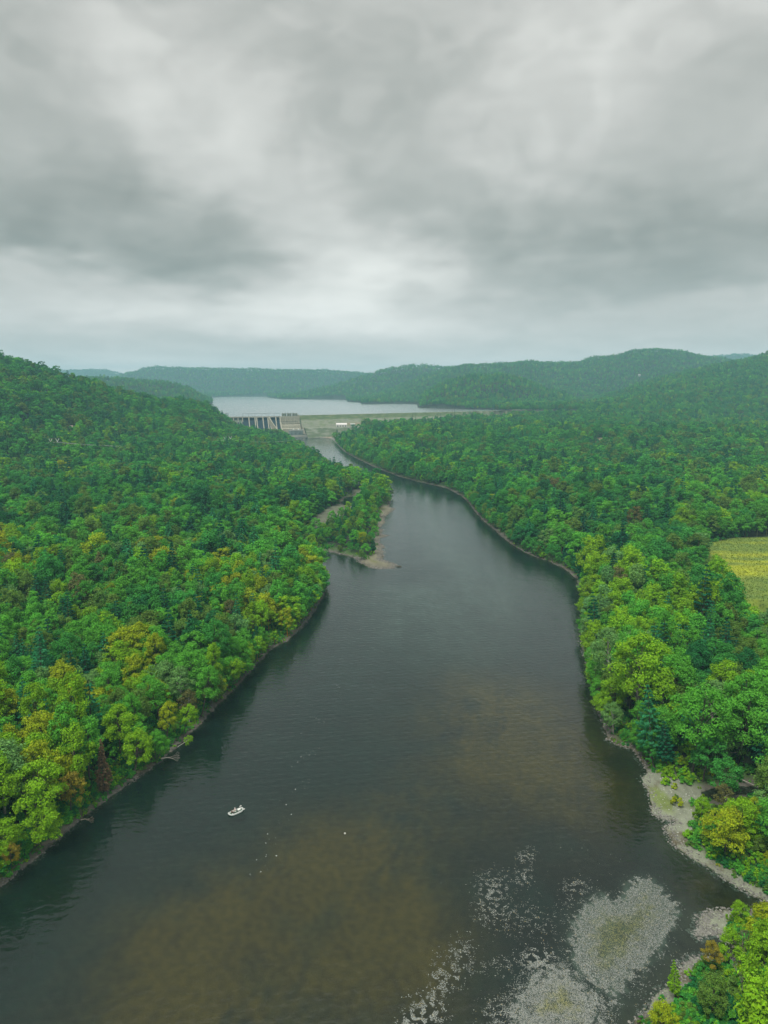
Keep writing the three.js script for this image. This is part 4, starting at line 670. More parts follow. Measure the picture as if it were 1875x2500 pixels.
  for (const q of [-0.14, 0.22]) part('transformer', mergeGeometries([box(4, 2.6, 3, q * w, 17.2, 0), box(3, 0.8, 2, q * w, 18.9, 0)]), matte([0.6, 0.6, 0.56]), ph);
  part('switch_frame', mergeGeometries([box(w * 0.7, 0.35, 0.35, -w * 0.08, 22.5, -4), ...[-0.4, -0.2, 0, 0.25].map((q) => box(0.35, 7, 0.35, q * w, 19.2, -4))]), STEEL, ph);
}
{ // the green embankment
  const dam = thing('earth_dam', 'long grassy and stony earth embankment holding back the reservoir', 'embankment', [E0[0], 0, E0[1]], Math.atan2(-EDIR[1], EDIR[0]));
  const strip = (name, vs, colour, wob) => {
    const us = []; for (let u = -70; u <= ELEN + 230; u += 5) us.push(u);
    const pos = [], col = [], uv = [], idx = [];
    us.forEach((u, i) => vs.forEach((v, j) => { u = Math.max(us[i] , -10 - 0.33 * v); const n = fbm(N1, u * 0.03, v * 0.06, 3), n2 = N2.noise(u * 0.21, v * 0.21); pos.push(u, earthProfile(v) + (wob ? wob * n2 : 0), v); uv.push(u / 5, v / 5); const c = colour(u, v, n, n2), k = 1 + 0.25 * n + 0.2 * n2; col.push(c[0] * k, c[1] * k, c[2] * k); if (i && j) { const a = i * vs.length + j, b = a - vs.length; idx.push(b - 1, a - 1, b, a - 1, a, b); } }));
    const g = new THREE.BufferGeometry(); g.setAttribute('position', new THREE.Float32BufferAttribute(pos, 3)); g.setAttribute('color', new THREE.Float32BufferAttribute(col, 3)); g.setAttribute('uv', new THREE.Float32BufferAttribute(uv, 2)); g.setIndex(idx); g.computeVertexNormals();
    return part(name, g, new THREE.MeshStandardMaterial({ vertexColors: true, roughness: 0.95, side: THREE.DoubleSide }), dam);
  };
  const range = (a, b, n) => Array.from({ length: n + 1 }, (_, i) => a + (b - a) * i / n);
  strip('water_side', range(-30, 0, 4), () => [0.16, 0.17, 0.13], 0.2);
  strip('crest_road', range(0, 8, 2), () => [0.24, 0.23, 0.18], 0);
  strip('grass_slope', range(8, 34, 7), (u, v, n) => mix3([0.06, 0.095, 0.025], [0.1, 0.12, 0.05], ss(0, 0.5, n)), 0.15);
  strip('rock_slope', range(34, 76, 12), (u, v, n, n2) => mix3(mix3([0.17, 0.185, 0.13], [0.1, 0.13, 0.06], ss(-0.15, 0.4, n)), [0.22, 0.15, 0.09], 0.8 * Math.exp(-(((u - 120) / 26) ** 2) - (((v - 68) / 9) ** 2)) + 0.3 * ss(0.3, 0.9, n2)), 0.5);
  strip('bench', range(76, 101, 5), (u, v, n) => mix3([0.12, 0.14, 0.07], [0.17, 0.17, 0.12], ss(0, 0.4, n)), 0.2);
  strip('bench_road', range(101, 108, 2), () => [0.33, 0.33, 0.28], 0);
  strip('lower_slope', range(108, 158, 12), (u, v, n) => mix3([0.075, 0.1, 0.045], [0.15, 0.16, 0.12], ss(-0.1, 0.4, n)), 0.35);
}
function shed(name, label, category, p, turn, w, d, h, wallC, roofC, doors) { // a gabled building
  const g = thing(name, label, category, p, turn), rise = w * 0.0 + d * 0.3, s = new THREE.Shape(); s.moveTo(-d / 2, 0); s.lineTo(d / 2, 0); s.lineTo(d / 2, h); s.lineTo(0, h + rise); s.lineTo(-d / 2, h);
  part('wall', new THREE.ExtrudeGeometry(s, { depth: w, bevelEnabled: false }).rotateY(Math.PI / 2).translate(-w / 2, 0, 0), matte(wallC), g);
  const L = Math.hypot(d / 2, rise) + 0.5, a = Math.atan2(rise, d / 2);
  for (const q of [-1, 1]) part('roof', box(w + 0.8, 0.22, L, 0, 0, 0).rotateX(q * a).translate(0, h + rise / 2 + 0.12, q * d / 4), matte(roofC, 0.7), g);
  for (let i = 0; i < doors; i++) part('door', box(w / doors * 0.5, h * 0.6, 0.16, -w / 2 + (i + 0.5) * w / doors, h * 0.3, d / 2 + 0.09), matte([0.12, 0.13, 0.13]), g);
  return g;
}
{
  const place = (px, v) => { let best = [0, 1e9]; for (let u = 0; u < ELEN; u += 0.5) { const x = E0[0] + EDIR[0] * u - EDIR[1] * v, z = E0[1] + EDIR[1] * u + EDIR[0] * v, e = Math.abs(project(x, earthProfile(v), z)[0] - px); if (e < best[1]) best = [u, e, x, z]; } return [best[2], earthProfile(v) - 0.2, best[3]]; };
  shed('warehouse', 'long white metal building on the bench at the foot of the embankment', 'building', place(834, 92), 0.12, 27, 10, 5.6, [0.62, 0.6, 0.56], [0.72, 0.68, 0.66], 4);
  shed('small_shed', 'small pale grey shed right beside the long white building', 'shed', place(861, 92), 0.12, 12, 8, 5.2, [0.4, 0.42, 0.37], [0.34, 0.37, 0.33], 2);
  shed('cottage', 'cottage roof showing through the trees of the left hillside', 'house', [HOUSES[0][0], HOUSES[0][1], HOUSES[0][2]], 0.5, 11, 8, 7, [0.3, 0.27, 0.24], [0.3, 0.22, 0.2], 3);
  shed('white_house', 'tiny white house high on the right hillside', 'house', [HOUSES[1][0], HOUSES[1][1], HOUSES[1][2]], -0.3, 12, 9, 9, [0.4, 0.41, 0.4], [0.4, 0.4, 0.4], 3);
}
// ------------------------------------------------------------------ power lines
const WOOD = matte([0.05, 0.047, 0.042], 0.9), WHITE = matte([0.75, 0.76, 0.72], 0.5), WIRE = matte([0.42, 0.45, 0.42], 0.5);
function mast(px, top, D, label, arm) {
  const p = at(px, top, D), y0 = land(p[0], p[2]) - 1, h = p[1] - y0, g = thing('power_pole', label, 'power pole', [p[0], y0, p[2]], 0, 'power poles of the valley');
  part('pole', new THREE.CylinderGeometry(0.28, 0.5, h, 7).translate(0, h / 2, 0), WOOD, g); if (arm) part('crossarm', box(arm, 0.4, 0.4, 0, h - 3, 0), WOOD, g);
  return [p[0], p[1], p[2]];
}
mast(939, 1019, 1650, 'single dark power pole standing in front of the stony embankment slope', 3.2);
const q1 = mast(1007, 1009, 1660, 'first pole of the pair right of the single pole', 0), q2 = mast(1015, 1009, 1660, 'second pole of the pair right of the single pole', 0);
const q3 = mast(1067, 1008, 1700, 'first pole of the pair by the orange earth patch', 3), q4 = mast(1075.5, 1008, 1700, 'second pole of the pair by the orange earth patch', 0);
const q5 = mast(1104, 994, 1850, 'first pole of the farthest pair near the reservoir shore', 4), q6 = mast(1110, 994, 1850, 'second pole of the farthest pair near the reservoir shore', 4);
function cable(label, a, b, sag, r = 0.1) {
  const A = new THREE.Vector3(...a), B = new THREE.Vector3(...b), pts = []; for (let i = 0; i <= 16; i++) { const t = i / 16, v = A.clone().lerp(B, t); v.y -= sag * 4 * t * (1 - t); pts.push(v); }
  tag(part(numbered('power_cable'), new THREE.TubeGeometry(new THREE.CatmullRomCurve3(pts), 32, r, 4), WIRE, scene), label, 'cable');
}
cable('thin cable between the first two pole pairs by the embankment', [q2[0], q2[1] - 9, q2[2]], [q3[0], q3[1] - 9, q3[2]], 4, 0.07);
cable('thin cable from the orange patch poles up to the farthest pair', [q4[0], q4[1] - 7, q4[2]], [q5[0], q5[1] - 5, q5[2]], 5, 0.07);
function framed(px, py, D, label) { // a pole with white strings of insulators in a V on either side
  const p = at(px, py, D), y0 = land(p[0], p[2]) - 1, h = p[1] - y0 + 9, g = thing('insulator_pole', label, 'power pole', [p[0], y0, p[2]], 0.25);
  part('pole', new THREE.CylinderGeometry(0.3, 0.45, h, 7).translate(0, h / 2, 0), WOOD, g); part('crossarm', box(16, 0.45, 0.45, 0, h - 5.2, 0), WOOD, g);
  for (const s of [-1, 1]) for (const k of [-1, 1]) { const st = part('insulator', limb([s * 4.4 + k * 2.1, h - 5.4, 0.2], [s * 4.4, h - 10, 0.2], 0.32, 0.32, 5), WHITE, g); st.name = 'insulator'; }
  return [p[0], y0 + h - 10, p[2]];
}
const Dl = -hit(132, 1088, 12, 500)[2], Dm = -hit(556, 1086, 12, 700)[2];
const f1 = framed(132, 1077, Dl, 'dark power pole with two white insulator Vs above the left forest'), f2 = framed(556, 1071, Dm, 'distant power pole with white insulators below the dam');
const f0 = at(-260, 1118, Dl * 0.9), f3 = at(730, 1072, Dm + 60);
for (const o of [-4.4, 4.4]) {
  cable(o < 0 ? 'upper of the two cables running off the frame from the left forest pole' : 'lower of the two cables running off the frame from the left forest pole', [f0[0] + o, f0[1], f0[2]], [f1[0] + o, f1[1], f1[2]], 5, 0.16);
  cable(o < 0 ? 'upper of the two cables crossing the wood between both insulator poles' : 'lower of the two cables crossing the wood between both insulator poles', [f1[0] + o, f1[1], f1[2]], [f2[0] + o, f2[1], f2[2]], 9, 0.16);
}
cable('cable from the distant insulator pole across the river below the dam', [f2[0] + 4.4, f2[1], f2[2]], f3, 5, 0.12);

// ------------------------------------------------------------------ people and boats
const FIG = { shirt: 0, skin: 1, legs: 2, hat: 3 };
function figure(bones, colours, size = 1.5, res = 60, base = 0.05) { // one continuous body from tapered bones [a, b, radius at a, radius at b, colour]
  const mc = new MarchingCubes(res, new THREE.MeshBasicMaterial(), false, false, 60000), half = res / 2, dist = (p, b) => {
    const [A, B, ra, rb] = b, e = [B[0] - A[0], B[1] - A[1], B[2] - A[2]], w = [p[0] - A[0], p[1] - A[1], p[2] - A[2]], t = clamp((w[0] * e[0] + w[1] * e[1] + w[2] * e[2]) / (e[0] ** 2 + e[1] ** 2 + e[2] ** 2 || 1));
    return Math.hypot(w[0] - e[0] * t, w[1] - e[1] * t, w[2] - e[2] * t) - mix(ra, rb, t);
  };
  mc.isolation = 0;
  for (let z = 0; z < res; z++) for (let y = 0; y < res; y++) for (let x = 0; x < res; x++) {
    const p = [(x - half) / half * size / 2, (y - half) / half * size / 2 + size / 2 - base, (z - half) / half * size / 2]; let s = 0;
    for (const b of bones) s += Math.exp(-Math.min(dist(p, b), 1) / 0.018); mc.field[x + y * res + z * res * res] = s > 0 ? 0.018 * Math.log(s) : -1;
  }
  mc.update();
  const n = mc.count, P = new Float32Array(mc.positionArray.slice(0, n * 3)), C = new Float32Array(n * 3);
  for (let i = 0; i < n; i++) { const p = [P[i * 3] * size / 2, P[i * 3 + 1] * size / 2 + size / 2 - base, P[i * 3 + 2] * size / 2]; P.set(p, i * 3); let best = 1e9, c = 0; for (const b of bones) { const d = dist(p, b); if (d < best) { best = d; c = b[4]; } } C.set(colours[c], i * 3); }
  const g = new THREE.BufferGeometry(); g.setAttribute('position', new THREE.BufferAttribute(P, 3)); g.setAttribute('color', new THREE.BufferAttribute(C, 3)); g.setAttribute('normal', new THREE.BufferAttribute(new Float32Array(mc.normalArray.slice(0, n * 3)), 3)); g.computeVertexNormals(); return g;
}
const seated = (lean, reach) => { const b = []; const hip = [0, 0.42, -0.12], neck = [0, 0.93, -0.05 + lean], head = [0, 1.13, 0.0 + lean];
  b.push([hip, [0, 0.62, -0.1 + lean * 0.4], 0.15, 0.145, 'shirt'], [[0, 0.62, -0.1 + lean * 0.4], [0, 0.84, -0.06 + lean * 0.8], 0.145, 0.16, 'shirt'], [neck, head, 0.05, 0.06, 'skin'], [[0, 1.11, 0.01 + lean], [0, 1.2, 0 + lean], 0.085, 0.095, 'skin'], [[0, 1.22, -0.01 + lean], [0, 1.27, -0.01 + lean], 0.1, 0.085, 'hat'], [[0, 1.225, 0.04 + lean], [0, 1.215, 0.15 + lean], 0.05, 0.03, 'hat'], [[0, 1.14, 0.09 + lean], [0, 1.12, 0.11 + lean], 0.018, 0.02, 'skin']);
  for (const s of [-1, 1]) { const sh = [s * 0.19, 0.87, -0.05 + lean * 0.8], el = [s * 0.27, 0.64, 0.1 + lean], ha = [s * 0.2, 0.62, 0.34 + reach];
    b.push([[0, 0.86, -0.06 + lean * 0.8], sh, 0.1, 0.075, 'shirt'], [sh, el, 0.065, 0.05, 'shirt'], [el, ha, 0.045, 0.034, 'skin']);
    for (let f = 0; f < 4; f++) b.push([ha, [s * (0.2 - 0.03 + 0.022 * f), 0.6 + (f === 1 ? 0.0 : 0.005), 0.44 + reach - 0.012 * Math.abs(f - 1.4)], 0.018, 0.011, 'skin']); b.push([ha, [s * 0.14, 0.64, 0.4 + reach], 0.018, 0.012, 'skin']);
    b.push([[s * 0.1, 0.42, -0.1], [s * 0.15, 0.5, 0.32], 0.1, 0.075, 'legs'], [[s * 0.15, 0.5, 0.32], [s * 0.15, 0.1, 0.42], 0.07, 0.05, 'legs'], [[s * 0.15, 0.07, 0.4], [s * 0.17, 0.06, 0.58], 0.05, 0.04, 'legs']); }
  return b; };
const SKIN = [0.42, 0.25, 0.17], bodyMat = new THREE.MeshStandardMaterial({ vertexColors: true, roughness: 0.85 });
function person(label, p, turn, c, lean, reach) { const g = figure(seated(lean, reach), c); const m = part(numbered('person'), g, bodyMat, scene); m.position.set(...p); m.rotation.y = turn; return tag(m, label, 'person'); }
function raft(name, label, x, z, turn, L, Wd, tube, fabric, floorC) {
  const b = thing(name, label, 'raft', [x, 0.02, z], turn), P = [];
  for (let i = 0; i < 28; i++) { const a = i / 28 * Math.PI * 2, c = Math.cos(a), s = Math.sin(a); P.push(new THREE.Vector3(Math.sign(c) * Math.pow(Math.abs(c), 0.8) * L / 2, tube * 0.75 + 0.3 * Math.pow(Math.abs(c), 5), Math.sign(s) * Math.pow(Math.abs(s), 0.62) * Wd / 2)); }
  part('tube', new THREE.TubeGeometry(new THREE.CatmullRomCurve3(P, true), 90, tube, 12, true), matte(fabric, 0.5), b);
  const F = new THREE.Shape(); P.forEach((p, i) => (i ? F.lineTo(p.x * 0.97, -p.z * 0.97) : F.moveTo(p.x * 0.97, -p.z * 0.97))); part('floor', new THREE.ExtrudeGeometry(F, { depth: 0.1, bevelEnabled: false }).rotateX(-Math.PI / 2).translate(0, 0.1, 0), matte(floorC, 0.7), b);
  for (const q of [-0.27, 0.2]) part('thwart', new THREE.CylinderGeometry(tube * 0.62, tube * 0.62, Wd - 0.2, 10).rotateX(Math.PI / 2).translate(q * L, tube * 0.95, 0), matte(fabric, 0.5), b);
  for (const s of [-1, 1]) { const o = part('oar', limb([L * 0.02, tube * 2 + 0.1, s * (Wd / 2 - 0.25)], [L * 0.44, tube * 2 + 0.2, s * (Wd / 2 + 0.1)], 0.035, 0.03, 6), WOOD, b); part('blade', box(0.62, 0.05, 0.2, 0, 0, 0).rotateY(-s * 0.16).translate(L * 0.44 + 0.25, tube * 2 + 0.21, s * (Wd / 2 + 0.14)), WHITE, o); part('oarlock', new THREE.TorusGeometry(0.08, 0.022, 6, 10).translate(L * 0.06, tube * 2 + 0.04, s * (Wd / 2 - 0.18)), STEEL, b); }
  part('frame', mergeGeometries([box(0.08, 0.08, Wd, -L * 0.06, tube * 2, 0), box(0.08, 0.08, Wd, L * 0.12, tube * 2, 0), box(L * 0.18, 0.08, 0.08, L * 0.03, tube * 2, Wd / 2 - 0.1), box(L * 0.18, 0.08, 0.08, L * 0.03, tube * 2, -Wd / 2 + 0.1)]), STEEL, b);
  part('seat', mergeGeometries([box(0.5, 0.08, 0.6, -L * 0.04, tube * 2 + 0.06, 0)]), WHITE, b);
  return b;
}
{
  const a = gp(557, 1992), c = gp(594, 1976), x = (a[0] + c[0]) / 2, z = (a[1] + c[1]) / 2, turn = Math.atan2(-(c[1] - a[1]), c[0] - a[0]), L = 4.3, local = (u, v, y) => [x + Math.cos(turn) * u + Math.sin(turn) * v, y, z - Math.sin(turn) * u + Math.cos(turn) * v];
  raft('inflatable_raft', 'white inflatable raft with oars drifting in the open river', x, z, turn, L, 1.75, 0.25, [0.4, 0.42, 0.4], [0.04, 0.12, 0.06]);
  person('person in brown jacket and dark hat seated at the near end of the raft', local(-1.3, 0.05, 0.14), turn + Math.PI / 2, { shirt: [0.09, 0.05, 0.028], skin: SKIN, legs: [0.05, 0.045, 0.04], hat: [0.05, 0.04, 0.03] }, 0.05, 0.02);
  person('person in pale shirt and white hat seated at the oars of the raft', local(-0.15, -0.02, 0.36), turn - Math.PI / 2, { shirt: [0.66, 0.58, 0.58], skin: SKIN, legs: [0.5, 0.46, 0.42], hat: [0.7, 0.68, 0.64] }, 0.08, 0.06);
  const bag = thing('gear_bag', 'dark gear bag lying between the two people in the raft', 'bag', local(-0.78, 0.3, 0.23), turn + 0.3); part('body', new THREE.SphereGeometry(0.3, 12, 8).scale(1, 0.55, 0.7).translate(0, 0.14, 0), matte([0.02, 0.025, 0.025]), bag); part('strap', new THREE.TorusGeometry(0.18, 0.02, 6, 12, Math.PI).translate(0, 0.26, 0), STEEL, bag);
  const tub = thing('cooler', 'pale cooler box strapped near the oar blades of the raft', 'cooler', local(1.15, 0, 0.23), turn); part('body', box(0.7, 0.36, 0.42, 0, 0.18, 0), matte([0.6, 0.62, 0.58], 0.6), tub); part('lid', box(0.74, 0.07, 0.46, 0, 0.4, 0), WHITE, tub);
  const d = gp(764, 1092);
  const t2 = 0.2; raft('dark_raft', 'small dark raft far upstream on the pale water below the dam', d[0], d[1], t2, 6.4, 2.6, 0.5, [0.015, 0.04, 0.04], [0.02, 0.04, 0.04]);
  person('tiny person in dark clothes seated in the far raft', [d[0], 0.5, d[1]], 0, { shirt: [0.03, 0.05, 0.05], skin: SKIN, legs: [0.02, 0.03, 0.03], hat: [0.3, 0.28, 0.26] }, 0, 0).scale.setScalar(1.5);
}
// ------------------------------------------------------------------ stones, floating flecks, foam, grass
function heap(name, label, category, geo, mat, items, put) {
  const m = new THREE.InstancedMesh(geo, mat, items.length); m.name = name; m.castShadow = m.receiveShadow = true;
  items.forEach((s, i) => { put(dummy, s); dummy.updateMatrix(); m.setMatrixAt(i, dummy.matrix); m.setColorAt(i, rgb(s.c)); }); scene.add(m); return tag(m, label, category, null, 'stuff');
}
const pebble = (seed, sides = 0) => { const r = mulberry(seed), g = new THREE.IcosahedronGeometry(1, sides), p = g.attributes.position, k = new Map(); for (let i = 0; i < p.count; i++) { const key = [p.getX(i), p.getY(i), p.getZ(i)].map((v) => v.toFixed(2)).join(); if (!k.has(key)) k.set(key, 0.7 + 0.5 * r()); const q = k.get(key); p.setXYZ(i, p.getX(i) * q, p.getY(i) * q, p.getZ(i) * q); } g.deleteAttribute('uv'); g.deleteAttribute('normal'); g.computeVertexNormals(); return g; };
const roundStone = pebble(3, 1), chip = pebble(5, 0), STONE = new THREE.MeshStandardMaterial({ color: 0xffffff, roughness: 0.85 });
{
  const r = mulberry(808), stones = [];
  const shore = (poly, n, w, size, tone, Dmax) => { for (let i = 0; i < n; i++) { const b = poly[Math.floor(r() * (poly.length - 1))], a = poly[Math.min(poly.indexOf(b) + 1, poly.length - 1)], t = r(), x = mix(b[0], a[0], t) + (r() - 0.5) * w, z = mix(b[1], a[1], t) + (r() - 0.5) * w; const d = water(x, z); if (d > 1.6 || d < -w || -z > Dmax) continue; const k = tone * (0.6 + 0.8 * r()); stones.push({ x, z, y: land(x, z, d), s: size * (0.4 + 1.1 * r() ** 3), t: r() * 6, c: [k, k * 0.97, k * 0.86] }); } };
  shore(leftShore, 5000, 3, 0.2, 0.075, 700); shore(rightShore, 8000, 4, 0.26, 0.15, 1400); shore(spit, 5000, 7, 0.42, 0.13, 900);
  for (let i = 0; i < 9000; i++) { const x = 55 + r() * 60, z = -112 - r() * 130, d = water(x, z), f = Math.max(dBar(x, z), dBar2(x, z), dBar3(x, z)); if (f < -0.5 || d > 0.5) continue; const k = 0.26 * (0.6 + 0.8 * r()); stones.push({ x, z, y: land(x, z, d), s: 0.16 * (0.5 + 1.3 * r() ** 3), t: r() * 6, c: [k * 0.96, k, k * 0.85] }); }
  heap('shore_stones', 'scattered grey stones along the gravel shorelines', 'stones', roundStone, STONE, stones, (o, s) => { o.position.set(s.x, s.y + s.s * 0.1, s.z); o.rotation.set(0, s.t, 0); o.scale.set(s.s, s.s * 0.5, s.s * 0.8); });
  // floating leaves and weed
  const flecks = [], z6 = (a, b) => gp(1100 + a / 2.1406, 1850 + b / 2.1406), fleck = (x, z, s, pale, gold, q = 0) => { const k = pale * (0.5 + 0.8 * r()), g = r() < gold; let c = g ? [k * 1.05, k * 0.88, k * 0.4] : [k * 0.96, k * 1.04, k * 0.94]; if (q > 2.5) c = mix3(c, [k * 0.86, k * 0.88, k * 0.3], ss(2.5, 8, q) * 0.95); flecks.push({ x, z, s, t: r() * 6, c }); };
  const fill = (poly, n, dist, grow, pale, gold, dens, size) => { const [x0, x1, z0, z1] = boundsOf(poly); for (let i = 0; i < n; i++) { const x = mix(x0 - grow, x1 + grow, r()), z = mix(z0 - grow, z1 + grow, r()), q = dist(x, z) + 1.6 * N1.noise(x * 0.35, z * 0.35) + 1.1 * N2.noise(x * 0.9, z * 0.9); if (q < -grow || r() > dens(q, x, z)) continue; fleck(x, z, size * (0.5 + 0.9 * r() ** 2), pale, gold, q); } };
  fill(heart, 150000, dHeart, 3, 0.23, 0.05, (q) => q < 0 ? 0.14 * Math.exp(q / 0.7) : mix(0.8, 0.42, ss(2, 9, q)) * (0.75 + 0.35 * N2.noise(q * 0.3, q)), 0.085);
  fill(lowerBed, 120000, dLower, 4, 0.23, 0.05, (q, x, z) => (q < 0 ? 0.25 * Math.exp(q / 1.5) : 0.62) * (N3.noise(x * 0.28, z * 0.28) > -0.6 + 0.9 * (r() - 0.5) ? 1 : 0.3), 0.08);
  const cloud = (a, b, wa, wb, n, pale = 0.21) => { for (let i = 0; i < n * 1.6; i++) { const u = (r() + r() + r() - 1.5) * 0.9, v = (r() + r() + r() - 1.5) * 0.9, [x, z] = z6(a + u * wa, b + v * wb); if (N3.noise(x * 0.45, z * 0.45) + 0.5 * N1.noise(x * 1.2, z * 1.2) < 0.05) continue; fleck(x, z, 0.06 + 0.1 * r() ** 3, pale, 0.06); } };
  [[200, 740, 90, 150, 1300], [250, 670, 120, 90, 600], [380, 615, 60, 60, 420], [392, 510, 60, 45, 380], [655, 675, 75, 55, 520], [330, 830, 160, 120, 700], [470, 870, 130, 90, 280], [60, 1030, 90, 110, 560], [20, 1150, 60, 60, 380], [460, 1060, 120, 80, 1500], [250, 1090, 200, 60, 340], [600, 800, 90, 160, 200], [-60, 1180, 60, 160, 700], [-130, 1330, 120, 110, 1500], [-190, 1390, 90, 60, 900], [250, 1330, 120, 100, 700], [1000, 1120, 100, 130, 350], [1230, 1060, 90, 60, 260], [820, 1290, 60, 60, 300], [560, 560, 500, 260, 90], [1020, 1330, 60, 60, 300]].forEach((q) => cloud(...q));
  heap('floating_leaves', 'pale weed and fallen leaves floating over the shallows', 'floating weed', chip, STONE, flecks, (o, s) => { o.position.set(s.x, 0.02, s.z); o.rotation.set(0, s.t, 0); o.scale.set(s.s, s.s * 0.22, s.s * 0.75); });
  const foam = []; [[771, 1753], [788, 1759], [748, 1794], [757, 1838], [731, 1849], [751, 1905], [733, 1932], [690, 1962], [686, 2004], [666, 2047], [650, 2086], [819, 1680], [847, 1674], [810, 1708], [742, 1865], [765, 1838], [697, 1990], [640, 2120], [790, 1735], [1135, 1445], [1232, 1440], [1250, 1435]].forEach(([a, b]) => { const [x, z] = gp(a, b); for (let i = 0, n = 1 + r() * 6; i < n; i++) foam.push({ x: x + (r() + r() + r() - 1.5) * 3.4, z: z + (r() + r() + r() - 1.5) * 3, s: 0.04 + 0.14 * r() ** 3, t: r() * 6, c: [0.5, 0.54, 0.52] }); });
  heap('foam_flecks', 'small white foam flecks drifting down the middle of the river', 'foam', chip, STONE, foam, (o, s) => { o.position.set(s.x, 0.015, s.z); o.rotation.set(0, s.t, 0); o.scale.set(s.s * 1.3, s.s * 0.25, s.s * 0.8); });
  const gr = []; for (let i = 0; i < 26000; i++) { const x = mix(200, 400, r()), z = -mix(360, 590, r()), m = dMeadow(x, z); if (m < -1) continue; const g = fbm(N2, x * 0.012, z * 0.05, 4), gold = ss(-0.15, 0.5, g * 0.7 + 0.55 * Math.exp(-(((z + 455) / 28) ** 2)) - 0.15), k = 0.7 + 0.6 * r(), c = mix3([0.16, 0.25, 0.03], [0.36, 0.41, 0.01], gold); gr.push({ x, z, y: land(x, z), s: 0.3 + 0.4 * r(), t: r() * 6, c: c.map((v) => v * k) }); }
  const tuft = new Leafy(), rr = mulberry(61); for (let i = 0; i < 10; i++) { const a = rr() * 6.28; tuft.face([Math.cos(a) * 0.5 * rr(), 0.3 + 0.2 * rr(), Math.sin(a) * 0.5 * rr()], unit([0.5 * Math.cos(a), 1, 0.5 * Math.sin(a)]), 0.4, 0.6, [1, 1, 1], rr); }
  heap('meadow_grass', 'olive and goldenrod yellow meadow beside the right wood', 'grass', tuft.geo(), leafAny, gr, (o, s) => { o.position.set(s.x, s.y, s.z); o.rotation.set(0, s.t, 0); o.scale.setScalar(s.s); });
}
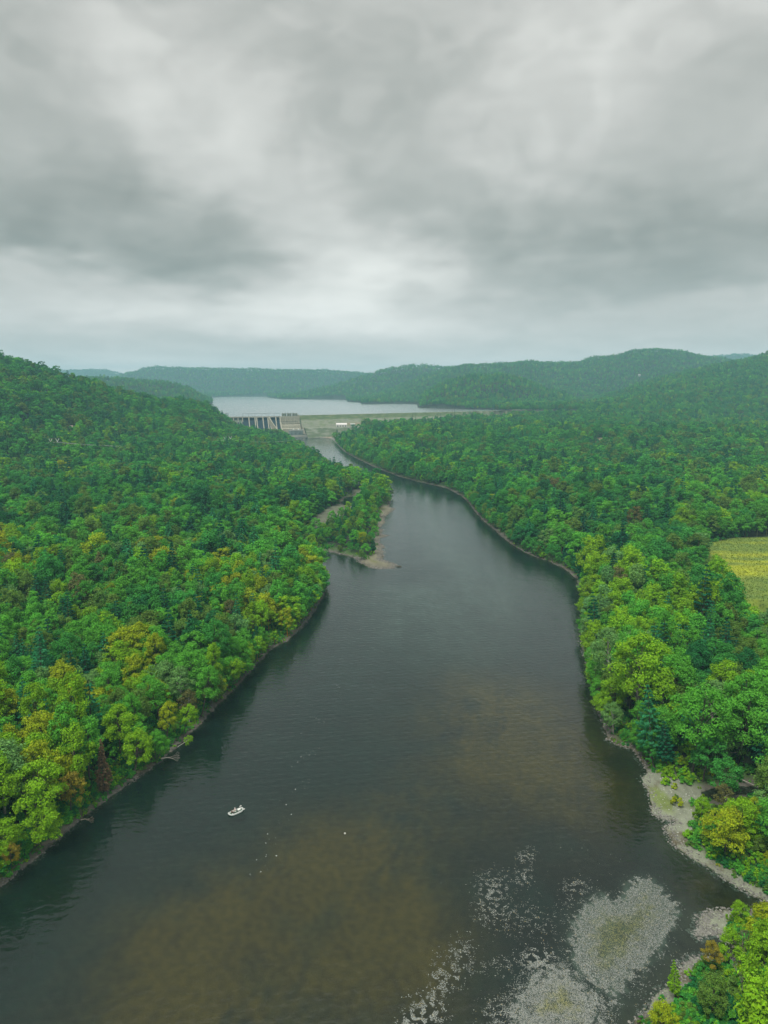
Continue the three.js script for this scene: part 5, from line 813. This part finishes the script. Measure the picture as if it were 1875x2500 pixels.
// ------------------------------------------------------------------ dead wood
const DEAD = matte([0.34, 0.32, 0.27], 0.9), DULL = matte([0.2, 0.17, 0.13], 0.9);
function deadwood(name, label, category, geo, p, q, mat = DEAD) { const m = part(numbered(name), geo, mat, scene); m.position.set(...p); m.quaternion.copy(q); return tag(m, label, category); }
const lying = (a, b) => new THREE.Quaternion().setFromUnitVectors(new THREE.Vector3(0, 1, 0), new THREE.Vector3(b[0] - a[0], b[1] - a[1], b[2] - a[2]).normalize());
const on = (px, py, y = 0.4) => { const p = gp(px, py, y); return [p[0], y, p[1]]; };
{
  const up = new THREE.Quaternion();
  let a = on(400, 1850, 1.8), b = on(468, 1828, 1.0);
  deadwood('fallen_tree', 'pale fallen tree reaching from the left bank over the dark river', 'fallen tree', bareTree(71, 7), a, lying(a, b));
  { const p = on(436, 1822, 1.4), g = thing('leaning_tree', 'small yellow-green tree toppled over the water beside the fallen trunk', 'tree', p, 0.4); g.scale.setScalar(0.32); g.quaternion.premultiply(lying([0, 0, 0], [0.8, 0.5, -0.2])); part('trunk', NEAR.broadleaf[5].trunk, PALEBARK, g); part('crown', NEAR.broadleaf[5].crown, leafMats.lime, g); }
  a = on(205, 2000, 1.6); b = on(246, 1990, 0.3); deadwood('dead_branch', 'bare dead branches dipping into the water beyond the leaning lime maple', 'branch', bareTree(73, 4), a, lying(a, b), DULL);
  a = on(1760, 1880, 1); b = on(1832, 1913, 1.2); deadwood('fallen_log', 'long pale log lying across the slough under the large pale willow', 'log', mergeGeometries([limb([0, 0, 0], [0, 12.5, 0], 0.22, 0.1, 7), limb([0, 7, 0], [0.5, 12, 0.3], 0.1, 0.05, 5), limb([0, 5, 0], [-0.7, 8, 0.5], 0.08, 0.03, 5)]), a, lying(a, b));
  a = on(1702, 1868, 2.4); b = on(1681, 1902, 0.3); deadwood('dead_branch', 'forked pale dead branch leaning onto the mud beside the slough', 'branch', bareTree(79, 7.5), a, lying(a, b));
  a = on(1740, 1912, 0.9); b = on(1748, 1926, 0.5); deadwood('driftwood', 'short white driftwood stick on the grass by the slough', 'driftwood', limb([0, 0, 0], [0, 2.6, 0], 0.12, 0.07, 6), a, lying(a, b));
  a = on(1717, 2056, 0.8); b = on(1718, 2070, 0.2); deadwood('driftwood', 'stubby driftwood post on the green edge of the gravel point', 'driftwood', limb([0, 0, 0], [0, 2.2, 0], 0.18, 0.14, 6), a, lying(a, b));
  for (const [px, py, H, seed, label, m] of [[1562, 1716, 15, 83, 'bare whitish dead tree beside the lime tree on the right bank', DEAD], [45, 1925, 12, 85, 'bare white limbs of a dead tree below the yellow tree at the frame edge', DEAD], [575, 1545, 15, 87, 'leafless pale tree by the pointed lime tree', DEAD], [1800, 1985, 7, 89, 'grey leafless sapling in the thicket above the gravel point', DULL], [1850, 2330, 11, 91, 'tall grey leafless tree by the lowest right inlet', DULL], [1822, 2300, 10, 93, 'thin bare tree beside the tall grey leafless one', DULL], [1815, 2395, 9, 95, 'bare stems rising from the lower right thicket', DEAD], [1870, 1700, 13, 97, 'grey dead tree deep in the right wood', DULL], [590, 1600, 12, 99, 'bare limbs among the crowns near the rounded overhanging tree', DEAD], [345, 1660, 14, 101, 'dead pale limbs showing behind the tiered pine', DEAD]]) {
    let y = 3, p; for (let i = 0; i < 4; i++) { p = gp(px, py, y + H * 0.5); y = Math.max(0.4, land(p[0], p[1])); } deadwood('dead_tree', label, 'dead tree', bareTree(seed, H), [p[0], y, p[1]], up, m);
  }
  const f = gp(842, 2035), rock = part('pale_rock', pebble(9, 2), matte([0.6, 0.58, 0.52]), scene); rock.position.set(f[0], 0.05, f[1]); rock.scale.set(0.26, 0.2, 0.22); tag(rock, 'single pale rock breaking the surface in mid river', 'rock');
  const f2 = gp(972, 1383), r2 = part(numbered('dark_rock'), pebble(13, 2), matte([0.09, 0.09, 0.07]), scene); r2.position.set(f2[0], 0.1, f2[1]); r2.scale.set(2.2, 0.7, 1.2); tag(r2, 'dark rock at the very tip of the gravel spit', 'rock');
}
renderer.render(scene, camera);
